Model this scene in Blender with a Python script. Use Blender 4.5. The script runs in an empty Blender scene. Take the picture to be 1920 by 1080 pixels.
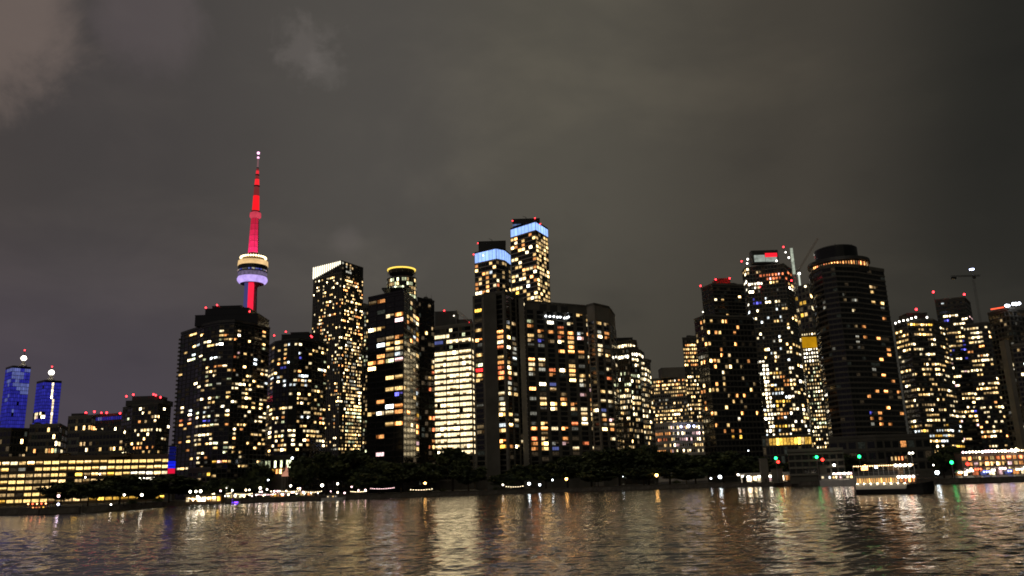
import bpy, math, random
from mathutils import Vector, Matrix
rnd = random.Random(11)
S = bpy.context.scene
C = S.collection
PI = math.pi

# ------------------------------------------------------------------ camera
FPX = 1504.0                                    # focal length in pixels of the 1920-wide photograph
PITCH, ROLL, CAMZ = math.radians(13.6), math.radians(1.75), 7.0
CAM = Vector((0, 0, CAMZ))
fwd = Vector((0, math.cos(PITCH), math.sin(PITCH)))
_r0 = Vector((1, 0, 0)); _u0 = Vector((0, -math.sin(PITCH), math.cos(PITCH)))
cr, sr = math.cos(ROLL), math.sin(ROLL)
RIGHT = _r0 * cr - _u0 * sr
UP = _u0 * cr + _r0 * sr
cam_d = bpy.data.cameras.new('camera')
cam = bpy.data.objects.new('camera', cam_d); C.objects.link(cam)
cam_d.sensor_width = 36; cam_d.lens = FPX / 1920 * 36
cam_d.clip_start = 1; cam_d.clip_end = 20000
M = Matrix.Identity(4)
for i in range(3):
    M[i][0], M[i][1], M[i][2], M[i][3] = RIGHT[i], UP[i], -fwd[i], CAM[i]
cam.matrix_world = M
S.camera = cam

def ray(px, py):
    return fwd + RIGHT * ((px - 960) / FPX) + UP * ((540 - py) / FPX)
def at(px, py, dep):                            # the point at depth y = dep metres seen there
    d = ray(px, py); return CAM + d * (dep / d.y)
def on_level(px, py, z):                        # the point on the level z
    d = ray(px, py); return CAM + d * ((z - CAMZ) / d.z)
def proj(p):
    q = p - CAM; w = q.dot(fwd)
    return 960 + FPX * q.dot(RIGHT) / w, 540 - FPX * q.dot(UP) / w

# ------------------------------------------------------------------ sky, weak sun standing in for city glow, exposure
W = bpy.data.worlds.new('World'); S.world = W; W.use_nodes = True
nt = W.node_tree; nt.nodes.clear()
def N(nt, t, **k):
    n = nt.nodes.new(t)
    for a, b in k.items():
        if a.startswith('i_'): n.inputs[a[2:].replace('_', ' ')].default_value = b
        else: setattr(n, a, b)
    return n
def math_(nt, op, a, b=None, c=None, clamp=False):
    n = nt.nodes.new('ShaderNodeMath'); n.operation = op; n.use_clamp = clamp
    for i, v in enumerate((a, b, c)):
        if v is None: continue
        if isinstance(v, (int, float)): n.inputs[i].default_value = v
        else: nt.links.new(v, n.inputs[i])
    return n.outputs[0]
def ramp(nt, fac, stops, mode='EASE'):
    n = nt.nodes.new('ShaderNodeValToRGB'); n.color_ramp.interpolation = mode
    e = n.color_ramp.elements
    while len(e) < len(stops): e.new(0.5)
    for i, (p, c) in enumerate(stops):
        e[i].position = p; e[i].color = (*c, 1) if len(c) == 3 else c
    nt.links.new(fac, n.inputs[0]); return n.outputs[0]
def mixc(nt, typ, fac, a, b):
    n = nt.nodes.new('ShaderNodeMix'); n.data_type = 'RGBA'; n.blend_type = typ
    if isinstance(fac, (int, float)): n.inputs[0].default_value = fac
    else: nt.links.new(fac, n.inputs[0])
    for sock, v in ((n.inputs[6], a), (n.inputs[7], b)):
        if isinstance(v, tuple): sock.default_value = (*v, 1)
        else: nt.links.new(v, sock)
    return n.outputs[2]
def noise(nt, vec, scale, detail=4, rough=0.5, dist=0.0):
    n = nt.nodes.new('ShaderNodeTexNoise'); n.inputs['Scale'].default_value = scale
    n.inputs['Detail'].default_value = detail; n.inputs['Roughness'].default_value = rough
    n.inputs['Distortion'].default_value = dist
    if vec is not None: nt.links.new(vec, n.inputs['Vector'])
    return n.outputs['Fac']
tc = N(nt, 'ShaderNodeTexCoord'); gen = tc.outputs['Generated']
sx = N(nt, 'ShaderNodeSeparateXYZ'); nt.links.new(gen, sx.inputs[0])
# cloud deck lit from below by the city: brighter and warmer over the centre, dimmer out over the east
azi = math_(nt, 'MULTIPLY_ADD', sx.outputs[0], 0.8, 0.5, clamp=True)
base = ramp(nt, azi, [(0.0, (.057, .048, .045)), (0.14, (.052, .046, .045)), (0.37, (.070, .064, .057)), (0.55, (.077, .070, .056)),
                      (0.77, (.051, .045, .036)), (0.92, (.019, .0185, .0158)), (1.0, (.017, .0165, .0145))])
low = ramp(nt, azi, [(0.0, (.062, .050, .068)), (0.14, (.063, .053, .065)), (0.40, (.059, .053, .043)),
                     (0.62, (.050, .045, .035)), (0.85, (.030, .028, .023)), (1.0, (.022, .021, .018))])
elf = ramp(nt, sx.outputs[2], [(0.06, (1, 1, 1)), (0.34, (0, 0, 0))])
col = mixc(nt, 'MIX', elf, base, low)
mp = N(nt, 'ShaderNodeMapping'); nt.links.new(gen, mp.inputs[0]); mp.inputs['Scale'].default_value = (1, 1, 1.9)
mp.inputs['Location'].default_value = (0.35, 0.0, 0.2)
n1 = noise(nt, mp.outputs[0], 2.6, 5, .52, .35)
n2 = noise(nt, mp.outputs[0], 6.5, 6, .55, .5)
cl = math_(nt, 'ADD', math_(nt, 'MULTIPLY', n1, .75), math_(nt, 'MULTIPLY', n2, .25))
clf = ramp(nt, cl, [(0.30, (.74, .75, .78)), (0.5, (.98, .98, .98)), (0.68, (1.24, 1.22, 1.18))])
col = mixc(nt, 'MULTIPLY', 1.0, col, clf)
# a brighter break of lit cloud high in the north-west and a small lit wisp beside it
def patch(px, py, rad, gain, nscale, wob, soft=.45):
    global col
    d = ray(px, py).normalized()
    v = N(nt, 'ShaderNodeVectorMath', operation='DISTANCE'); nt.links.new(gen, v.inputs[0]); v.inputs[1].default_value = d
    nn = noise(nt, gen, nscale, 6, .6, .4)
    f = math_(nt, 'MULTIPLY_ADD', math_(nt, 'SUBTRACT', nn, .5), wob, math_(nt, 'DIVIDE', v.outputs['Value'], rad))
    m = N(nt, 'ShaderNodeMapRange', interpolation_type='SMOOTHSTEP'); nt.links.new(f, m.inputs[0])
    m.inputs[1].default_value = 1.0; m.inputs[2].default_value = 1 - soft
    g = N(nt, 'ShaderNodeMix', data_type='RGBA', blend_type='ADD'); nt.links.new(m.outputs[0], g.inputs[0])
    nt.links.new(col, g.inputs[6]); g.inputs[7].default_value = (*gain, 1); col = g.outputs[2]
patch(-60, 10, .115, (.066, .047, .038), 7.0, 1.8, .6)
patch(290, 10, .075, (.022, .016, .018), 8.0, 1.6, .6)
patch(580, 90, .04, (.026, .022, .021), 22.0, 3.4, .9)
patch(606, 130, .03, (.018, .016, .015), 26.0, 3.4, .9)
patch(650, 450, .025, (.016, .013, .013), 16.0, 1.5, .8)
bg = N(nt, 'ShaderNodeBackground'); nt.links.new(col, bg.inputs[0]); bg.inputs[1].default_value = 1.15
wo = N(nt, 'ShaderNodeOutputWorld'); nt.links.new(bg.outputs[0], wo.inputs[0])
sun_d = bpy.data.lights.new('sun', 'SUN'); sun_d.energy = 0.19; sun_d.angle = math.radians(40); sun_d.color = (1, .9, .75)
sun = bpy.data.objects.new('sun', sun_d); C.objects.link(sun)
sun.rotation_euler = (math.radians(50), 0, math.radians(-20))
S.view_settings.view_transform = 'Standard'; S.view_settings.look = 'None'
S.view_settings.exposure = 0; S.view_settings.gamma = 1
S.render.engine = 'CYCLES'
cy = S.cycles
cy.use_denoising = True; cy.max_bounces = 5; cy.diffuse_bounces = 2; cy.glossy_bounces = 3; cy.transmission_bounces = 2
cy.sample_clamp_indirect = 4.0; cy.caustics_reflective = False; cy.caustics_refractive = False
cy.filter_width = 1.8
WINK = 2.8

# ------------------------------------------------------------------ materials
MATS = {}
def surf(name, color, rough=.7, var=.25, scale=.15, metallic=0.0, bump=0.0):
    if name in MATS: return MATS[name]
    m = bpy.data.materials.new(name); m.use_nodes = True; t = m.node_tree
    b = t.nodes['Principled BSDF']
    tcn = t.nodes.new('ShaderNodeTexCoord')
    f = noise(t, tcn.outputs['Object'], scale, 5, .6)
    lo = tuple(c * (1 - var) for c in color); hi = tuple(min(1, c * (1 + var)) for c in color)
    t.links.new(ramp(t, f, [(.3, lo), (.7, hi)], 'LINEAR'), b.inputs['Base Color'])
    b.inputs['Roughness'].default_value = rough; b.inputs['Metallic'].default_value = metallic
    if bump:
        bn = t.nodes.new('ShaderNodeBump'); bn.inputs['Strength'].default_value = bump
        f2 = noise(t, tcn.outputs['Object'], scale * 12, 4, .6); t.links.new(f2, bn.inputs['Height'])
        t.links.new(bn.outputs[0], b.inputs['Normal'])
    MATS[name] = m; return m
def glow(name, color, strength, vary=0.0, nscale=.8, sample=False, jitter=0.0):
    if name in MATS: return MATS[name]
    m = bpy.data.materials.new(name); m.use_nodes = True; t = m.node_tree; t.nodes.clear()
    e = t.nodes.new('ShaderNodeEmission'); o = t.nodes.new('ShaderNodeOutputMaterial')
    e.inputs[0].default_value = (*color, 1); e.inputs[1].default_value = strength
    if vary or jitter:
        oi = t.nodes.new('ShaderNodeObjectInfo'); tcn = t.nodes.new('ShaderNodeTexCoord')
        va = t.nodes.new('ShaderNodeVectorMath'); va.operation = 'MULTIPLY_ADD'
        t.links.new(oi.outputs['Random'], va.inputs[0]); va.inputs[1].default_value = (91, 37, 53)
        t.links.new(tcn.outputs['Object'], va.inputs[2])
        f = noise(t, va.outputs[0], nscale, 3, .6)
        f = math_(t, 'MULTIPLY_ADD', math_(t, 'SUBTRACT', f, .5), vary * 4, 1.0)
        f = math_(t, 'MAXIMUM', f, .12)
        rr = math_(t, 'POWER', math_(t, 'FRACT', math_(t, 'MULTIPLY', oi.outputs['Random'], 7.31)), 3.2)
        j = math_(t, 'MULTIPLY_ADD', math_(t, 'SUBTRACT', rr, .238), jitter * 4.4, 1.0)
        t.links.new(math_(t, 'MULTIPLY', math_(t, 'MULTIPLY', f, j), strength), e.inputs[1])
    t.links.new(e.outputs[0], o.inputs[0])
    m.cycles.emission_sampling = 'AUTO' if sample else 'NONE'
    MATS[name] = m; return m
WIN = {  # lit rooms
    'y': ((1, .64, .24), 1.05), 'w': ((1, .80, .46), 1.2), 'W': ((1, .90, .68), 2.2), 'c': ((.85, .95, 1), 1.0),
    'o': ((1, .40, .12), .8), 'r': ((1, .26, .10), .6), 'R': ((1, .02, .02), .5), 'b': ((.16, .16, 1), .4),
    'g': ((.85, .92, .55), .5), 'd': ((.85, .58, .28), .2), 'D': ((.60, .58, .48), .13), 'p': ((1, .62, .62), .6),
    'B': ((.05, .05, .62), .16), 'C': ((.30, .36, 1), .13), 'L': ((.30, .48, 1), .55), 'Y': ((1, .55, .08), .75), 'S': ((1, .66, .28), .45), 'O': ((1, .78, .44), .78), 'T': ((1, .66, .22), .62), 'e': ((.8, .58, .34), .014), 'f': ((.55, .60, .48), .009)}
def winmat(k, lvl=0):
    c, s = WIN[k]
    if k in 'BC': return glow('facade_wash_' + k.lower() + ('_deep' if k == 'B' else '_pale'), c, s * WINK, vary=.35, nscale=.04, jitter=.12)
    if k == 'L': return glow('crown_band_light', c, s * WINK, vary=.3, nscale=.08, jitter=.08)
    if k in 'OT' and not lvl: return glow('lit_' + ('office_floor' if k == 'O' else 'terminal_floor'), c, s * WINK, vary=.7, nscale=1.1, jitter=.16)
    if lvl: c, s = (c[0], c[1] * .82, c[2] * .62), s * .22
    return glow(('curtained_' if lvl else 'lit_room_') + {'y': 'yellow', 'w': 'warm_white', 'W': 'bright', 'c': 'cool', 'o': 'orange', 'r': 'red_orange', 'R': 'red',
                'b': 'blue', 'g': 'green', 'd': 'dim', 'D': 'grey', 'p': 'pink', 'B': 'deep_blue', 'C': 'pale_blue', 'L': 'ice_blue', 'Y': 'amber', 'S': 'soft', 'O': 'office', 'T': 'terminal', 'e': 'faint_warm', 'f': 'faint_grey'}[k],
                c, s * WINK, vary=1.0, nscale=.8, jitter=.62)
concrete = surf('concrete', (.20, .185, .15), .8, .25, .08, bump=.1)
concrete_dark = surf('dark_concrete', (.11, .103, .083), .8, .3, .08)
pale = surf('pale_cladding', (.55, .50, .42), .6, .15, .1)
brown = surf('brown_cladding', (.17, .12, .07), .7, .25, .1)
blackglass = surf('black_glass', (.012, .013, .013), .12, .3, .05)
darkpanel = surf('dark_panel', (.045, .044, .038), .45, .3, .08)
greenglass = surf('green_glass', (.03, .042, .036), .15, .3, .05)
frame_m = surf('window_frame', (.05, .045, .04), .5, .2, .3)
steel = surf('galvanised_steel', (.35, .35, .34), .4, .2, .5, metallic=.7)
white_paint = surf('white_paint', (.72, .70, .66), .45, .12, .3)
black_paint = surf('black_paint', (.012, .012, .013), .35, .2, .5)
red_paint = surf('red_paint', (.35, .03, .02), .5, .2, .5)
wood = surf('wood', (.16, .09, .045), .6, .3, 1.2)
bark = surf('bark', (.06, .045, .03), .9, .3, 2.0)
leaf_ms = [surf('foliage_dark', (.035, .05, .022), .7, .4, .6), surf('foliage_mid', (.07, .09, .032), .7, .4, .6), surf('foliage_light', (.10, .12, .04), .7, .4, .6)]
stone = surf('seawall_stone', (.13, .115, .095), .85, .35, .4, bump=.3)
soil = surf('land', (.05, .047, .04), .9, .3, .02)
paving = surf('promenade_paving', (.22, .20, .17), .8, .2, .3)
beacon_m = glow('beacon_red', (1, .03, .04), 9)
lamp_w = glow('lamp_white', (1, .90, .72), 14, sample=True)
lamp_c = glow('lamp_cool', (.86, .95, 1), 13, sample=True)
lamp_o = glow('lamp_sodium', (1, .50, .13), 14, sample=True)
bulb_w = glow('bulb_warm', (1, .78, .45), 9)
bulb_p = glow('bulb_pink', (1, .62, .62), 8)
bulb_b = glow('bulb_blue', (.25, .3, 1), 7)
bulb_v = glow('bulb_violet', (.18, .05, 1), 6)
bulb_r = glow('bulb_red', (1, .10, .04), 7)
sig_g = glow('signal_green', (.02, 1, .22), 7, sample=True)
sig_r = glow('signal_red', (1, .03, .02), 7, sample=True)

# ------------------------------------------------------------------ mesh helpers
class MB:
    def __init__(s): s.v, s.f, s.m, s.mats = [], [], [], []
    def mi(s, mat):
        if mat not in s.mats: s.mats.append(mat)
        return s.mats.index(mat)
    def face(s, pts, mat):
        i = len(s.v); s.v += [tuple(p) for p in pts]; s.f.append(tuple(range(i, i + len(pts)))); s.m.append(s.mi(mat))
    def box(s, x0, x1, y0, y1, z0, z1, mat, M=None):
        p = [Vector(q) for q in ((x0,y0,z0),(x1,y0,z0),(x1,y1,z0),(x0,y1,z0),(x0,y0,z1),(x1,y0,z1),(x1,y1,z1),(x0,y1,z1))]
        if M: p = [M @ q for q in p]
        i = len(s.v); s.v += [tuple(q) for q in p]; k = s.mi(mat)
        for f in ((3,2,1,0),(4,5,6,7),(0,1,5,4),(1,2,6,5),(2,3,7,6),(3,0,4,7)):
            s.f.append(tuple(i + j for j in f)); s.m.append(k)
    def tube(s, a, b, r0, r1, n, mat, caps=True):
        a, b = Vector(a), Vector(b); d = (b - a).normalized()
        u = d.orthogonal().normalized(); w = d.cross(u); i = len(s.v); k = s.mi(mat)
        for q, r in ((a, r0), (b, r1)):
            for j in range(n):
                t = 2 * PI * j / n; s.v.append(tuple(q + u * (r * math.cos(t)) + w * (r * math.sin(t))))
        for j in range(n):
            s.f.append((i + j, i + (j + 1) % n, i + n + (j + 1) % n, i + n + j)); s.m.append(k)
        if caps:
            s.f.append(tuple(i + j for j in reversed(range(n)))); s.m.append(k)
            s.f.append(tuple(i + n + j for j in range(n))); s.m.append(k)
    def lathe(s, prof, n, mat, c=(0, 0, 0), a0=0.0):
        i = len(s.v); k = s.mi(mat)
        for r, z in prof:
            for j in range(n):
                t = a0 + 2 * PI * j / n; s.v.append((c[0] + r * math.cos(t), c[1] + r * math.sin(t), c[2] + z))
        for q in range(len(prof) - 1):
            for j in range(n):
                s.f.append((i + q*n + j, i + q*n + (j+1) % n, i + (q+1)*n + (j+1) % n, i + (q+1)*n + j)); s.m.append(k)
        s.f.append(tuple(i + j for j in reversed(range(n)))); s.m.append(k)
        s.f.append(tuple(i + (len(prof)-1)*n + j for j in range(n))); s.m.append(k)
    def ball(s, c, r, mat, n=8, h=5):
        s.lathe([(max(r * math.sin(PI * q / h), r * .05), -r * math.cos(PI * q / h)) for q in range(h + 1)], n, mat, c)
    def prism(s, poly, z0, z1, mat):
        n = len(poly); i = len(s.v); k = s.mi(mat)
        s.v += [(p[0], p[1], z0) for p in poly] + [(p[0], p[1], z1) for p in poly]
        for j in range(n): s.f.append((i + j, i + (j+1) % n, i + n + (j+1) % n, i + n + j)); s.m.append(k)
        s.f.append(tuple(i + j for j in reversed(range(n)))); s.m.append(k)
        s.f.append(tuple(i + n + j for j in range(n))); s.m.append(k)
    def mesh(s, name):
        me = bpy.data.meshes.new(name); me.from_pydata(s.v, [], s.f)
        for m in s.mats: me.materials.append(m)
        if len(s.mats) > 1: me.polygons.foreach_set('material_index', s.m)
        me.update(); return me
    def build(s, name, parent=None, loc=(0, 0, 0), rz=0.0, smooth=False):
        me = s.mesh(name)
        if smooth: me.polygons.foreach_set('use_smooth', [True] * len(me.polygons))
        return put(name, me, parent, loc, rz)
def put(name, me, parent=None, loc=(0, 0, 0), rz=0.0, scale=None):
    o = bpy.data.objects.new(name, me); C.objects.link(o); o.parent = parent; o.location = loc; o.rotation_euler = (0, 0, rz)
    if scale is not None: o.scale = scale
    return o
def tag(o, label=None, cat=None, group=None, kind=None):
    if label: o['label'] = label
    if cat: o['category'] = cat
    if group: o['group'] = group
    if kind: o['kind'] = kind
    return o
def thing(name, label, cat, loc, rz=0.0, group=None):
    o = bpy.data.objects.new(name, None); C.objects.link(o); o.location = loc; o.rotation_euler = (0, 0, rz); o.empty_display_size = 1
    return tag(o, label, cat, group)
LAND = 2.2

# ------------------------------------------------------------------ water, land, seawall
SH = [(-260, 975), (0, 966), (75, 964.5), (150, 962), (350, 947), (640, 937), (900, 928), (1040, 923), (1330, 914), (1600, 909), (1760, 908), (1920, 903), (2250, 893)]
shore = [on_level(px, py, 0) for px, py in SH]
def shore_y(x):
    for a, b in zip(shore, shore[1:]):
        if a.x <= x <= b.x: return a.y + (b.y - a.y) * (x - a.x) / (b.x - a.x)
    return shore[0].y if x < shore[0].x else shore[-1].y
mb = MB()
front = [(p.x, p.y) for p in shore]
poly = [(-9000, front[0][1] - 40)] + front + [(9000, front[-1][1]), (9000, 12000), (-9000, 12000)]
mb.prism(poly, -3.0, LAND, soil)
tag(mb.build('ground'), kind='structure')
# promenade strip and stone seawall blocks
mb = MB()
for a, b in zip(shore, shore[1:]):
    mb.face([(a.x, a.y + .05, LAND + .02), (b.x, b.y + .05, LAND + .02), (b.x, b.y + 9, LAND + .02), (a.x, a.y + 9, LAND + .02)], paving)
tag(mb.build('promenade'), kind='structure')
sw = tag(bpy.data.objects.new('seawall', None), 'low dark stone seawall along the water under the trees', 'seawall'); C.objects.link(sw)
blk = []
for k in range(3):
    b = MB(); L = 11.6; b.box(-L/2, L/2, -.5, .5, -1.2, 1.1, stone); b.box(-L/2 - .05, L/2 + .05, -.62, .5, 1.102, 1.35, concrete_dark); blk.append(b.mesh('stone'))
for a, b in zip(shore, shore[1:]):
    d = b - a; n = max(1, round(d.length / 11.7)); ang = math.atan2(d.y, d.x)
    for i in range(n):
        p = a + d * ((i + .5) / n)
        put('stone', blk[i % 3], sw, (p.x, p.y - .3 + rnd.uniform(-.05, .05), 1.2 + rnd.uniform(-.06, .06)), ang, (d.length / n / 11.8, 1, 1))

# water: one sheet, finer near the camera, with real wave relief
def water():
    import numpy as np
    nr, na = 860, 800
    r = 12.0 * (9000 / 12.0) ** (np.linspace(0, 1, nr) ** 1.0 * 1.0)
    r = np.concatenate([12 * (700 / 12.0) ** np.linspace(0, 1, nr - 20), np.linspace(760, 9000, 20)])
    a = np.linspace(-.85, .85, na)
    R, A = np.meshgrid(r, a, indexing='ij')
    X, Y = R * np.sin(A), R * np.cos(A)
    Z = np.zeros_like(X); g = np.random.RandomState(4)
    step = np.maximum(R * (np.log(700 / 12.0) / (nr - 20)), R * 1.7 / na)
    for lam, amp, cnt in ((17, .05, 4), (9, .075, 6), (5, .075, 8), (2.8, .042, 8), (1.5, .018, 8), (.9, .008, 6)):
        fade = np.clip((lam / step - 2.5) / 3.0, 0, 1)
        for _ in range(cnt):
            th = g.normal(-1.35, .55); l = lam * g.uniform(.75, 1.3); k = 2 * math.pi / l; ph = g.uniform(0, 6.28)
            w = np.sin(k * (X * math.cos(th) + Y * math.sin(th)) + ph + 1.2 * np.sin((X * g.uniform(.02, .06) + Y * g.uniform(.02, .06)) + ph))
            env = .6 + .4 * np.sin(X * g.uniform(.01, .05) + Y * g.uniform(.01, .05) + ph * 2)
            Z += fade * amp * env * (1 - np.abs(w) ** 1.3 * 2 * .5 if lam < 6 else w * .6) * .6
    Z -= Z.mean()
    v = np.stack([X, Y, Z], -1).reshape(-1, 3)
    idx = np.arange(nr * na).reshape(nr, na)
    f = np.stack([idx[:-1, :-1], idx[:-1, 1:], idx[1:, 1:], idx[1:, :-1]], -1).reshape(-1, 4)[:, ::-1]
    me = bpy.data.meshes.new('water')
    me.vertices.add(len(v)); me.vertices.foreach_set('co', v.ravel())
    me.loops.add(f.size); me.loops.foreach_set('vertex_index', f.ravel().astype('i'))
    me.polygons.add(len(f)); me.polygons.foreach_set('loop_start', (np.arange(len(f)) * 4).astype('i'))
    me.polygons.foreach_set('use_smooth', [True] * len(f))
    me.update(); me.validate()
    m = bpy.data.materials.new('lake_water'); m.use_nodes = True; t = m.node_tree; b = t.nodes['Principled BSDF']
    b.inputs['Base Color'].default_value = (.04, .032, .02, 1); b.inputs['Roughness'].default_value = .11; b.inputs['IOR'].default_value = 2.0; b.inputs['Coat Weight'].default_value = 1.0; b.inputs['Coat IOR'].default_value = 1.8; b.inputs['Coat Roughness'].default_value = .11
    tcn = t.nodes.new('ShaderNodeTexCoord')
    mp = t.nodes.new('ShaderNodeMapping'); mp.inputs['Scale'].default_value = (.38, 1.0, 1); mp.inputs['Rotation'].default_value = (0, 0, .15)
    t.links.new(tcn.outputs['Object'], mp.inputs[0])
    f1 = noise(t, mp.outputs[0], 1.1, 3, .55, .4); f2 = noise(t, mp.outputs[0], .33, 3, .5, .6); f3 = noise(t, mp.outputs[0], .13, 2, .5, .5)
    h = math_(t, 'ADD', math_(t, 'MULTIPLY', f3, .9), math_(t, 'ADD', math_(t, 'MULTIPLY', f1, .16), math_(t, 'MULTIPLY', f2, .62)))
    bn = t.nodes.new('ShaderNodeBump'); bn.inputs['Strength'].default_value = 1.0; bn.inputs['Distance'].default_value = .7
    t.links.new(h, bn.inputs['Height']); t.links.new(bn.outputs[0], b.inputs['Normal']); t.links.new(bn.outputs[0], b.inputs['Coat Normal'])
    me.materials.append(m)
    return tag(put('water', me), kind='structure')
water()

# ------------------------------------------------------------------ building kit
def offset_chain(P, d):
    out = []
    n = len(P)
    nrm = []
    for a, b in zip(P, P[1:]):
        t = (b - a).normalized(); nrm.append(Vector((t.y, -t.x)))
    for i in range(n):
        if i == 0: m = nrm[0]
        elif i == n - 1: m = nrm[-1]
        else:
            m = (nrm[i-1] + nrm[i]).normalized(); m = m / max(.5, m.dot(nrm[i]))
        out.append(P[i] + m * d)
    return out
WM = {}
def window_mesh(w, h, k, panes, var=None):
    var = rnd.choice((0, 0, 1, 2, 3, 4, 5)) if var is None else var
    if k in 'BCL' or h > 3.6: var = 0
    key = (round(w, 2), round(h, 2), k, panes, var)
    if key in WM: return WM[key]
    b = MB(); pm = winmat(k); dm = winmat(k, 1); fr = .07 + .015 * w; fr = min(fr, .12); x, z = w / 2, h / 2; o, i = -.14, -.04
    ox = [(-x, -z), (x, -z), (x, z), (-x, z)]; ix = [(-x+fr, -z+fr), (x-fr, -z+fr), (x-fr, z-fr), (-x+fr, z-fr)]
    for j in range(4):
        q = (j + 1) % 4
        b.face([(ox[j][0], o, ox[j][1]), (ox[q][0], o, ox[q][1]), (ix[q][0], o, ix[q][1]), (ix[j][0], o, ix[j][1])], frame_m)
        b.face([(ix[j][0], o, ix[j][1]), (ix[q][0], o, ix[q][1]), (ix[q][0], i, ix[q][1]), (ix[j][0], i, ix[j][1])], frame_m)
        b.face([(ox[j][0], 0, ox[j][1]), (ox[q][0], 0, ox[q][1]), (ox[q][0], o, ox[q][1]), (ox[j][0], o, ox[j][1])], frame_m)
    x0, x1, z0, z1 = -x + fr, x - fr, -z + fr, z - fr
    def pane(fa, fb, ga, gb, m):
        xa, xb, za, zb = x0 + (x1-x0)*fa, x0 + (x1-x0)*fb, z0 + (z1-z0)*ga, z0 + (z1-z0)*gb
        b.face([(xa, i, za), (xb, i, za), (xb, i, zb), (xa, i, zb)], m)
    # curtains, half blinds and dark side rooms
    if var == 0: pane(0, 1, 0, 1, pm)
    elif var == 1: pane(0, .34, 0, 1, dm); pane(.34, 1, 0, 1, pm)
    elif var == 2: pane(0, .62, 0, 1, pm); pane(.62, 1, 0, 1, dm)
    elif var == 3: pane(0, 1, 0, .42, dm); pane(0, 1, .42, 1, pm)
    elif var == 4: pane(0, .2, 0, 1, dm); pane(.2, .8, 0, 1, pm); pane(.8, 1, 0, 1, dm)
    else: pane(0, .5, 0, 1, pm); pane(.5, 1, 0, .5, blackglass); pane(.5, 1, .5, 1, dm)
    for p in range(1, panes):
        c = -x + 2 * x * p / panes; m = .06
        b.face([(c-m, o+.02, -z+fr), (c+m, o+.02, -z+fr), (c+m, o+.02, z-fr), (c-m, o+.02, z-fr)], frame_m)
        b.face([(c-m, i, -z+fr), (c-m, o+.02, -z+fr), (c-m, o+.02, z-fr), (c-m, i, z-fr)], frame_m)
        b.face([(c+m, o+.02, -z+fr), (c+m, i, -z+fr), (c+m, i, z-fr), (c+m, o+.02, z-fr)], frame_m)
    WM[key] = b.mesh('window'); return WM[key]
def chain_of(pts):
    return [Vector((q.x, q.y)) for q in (at(*p) for p in pts)]
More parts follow.
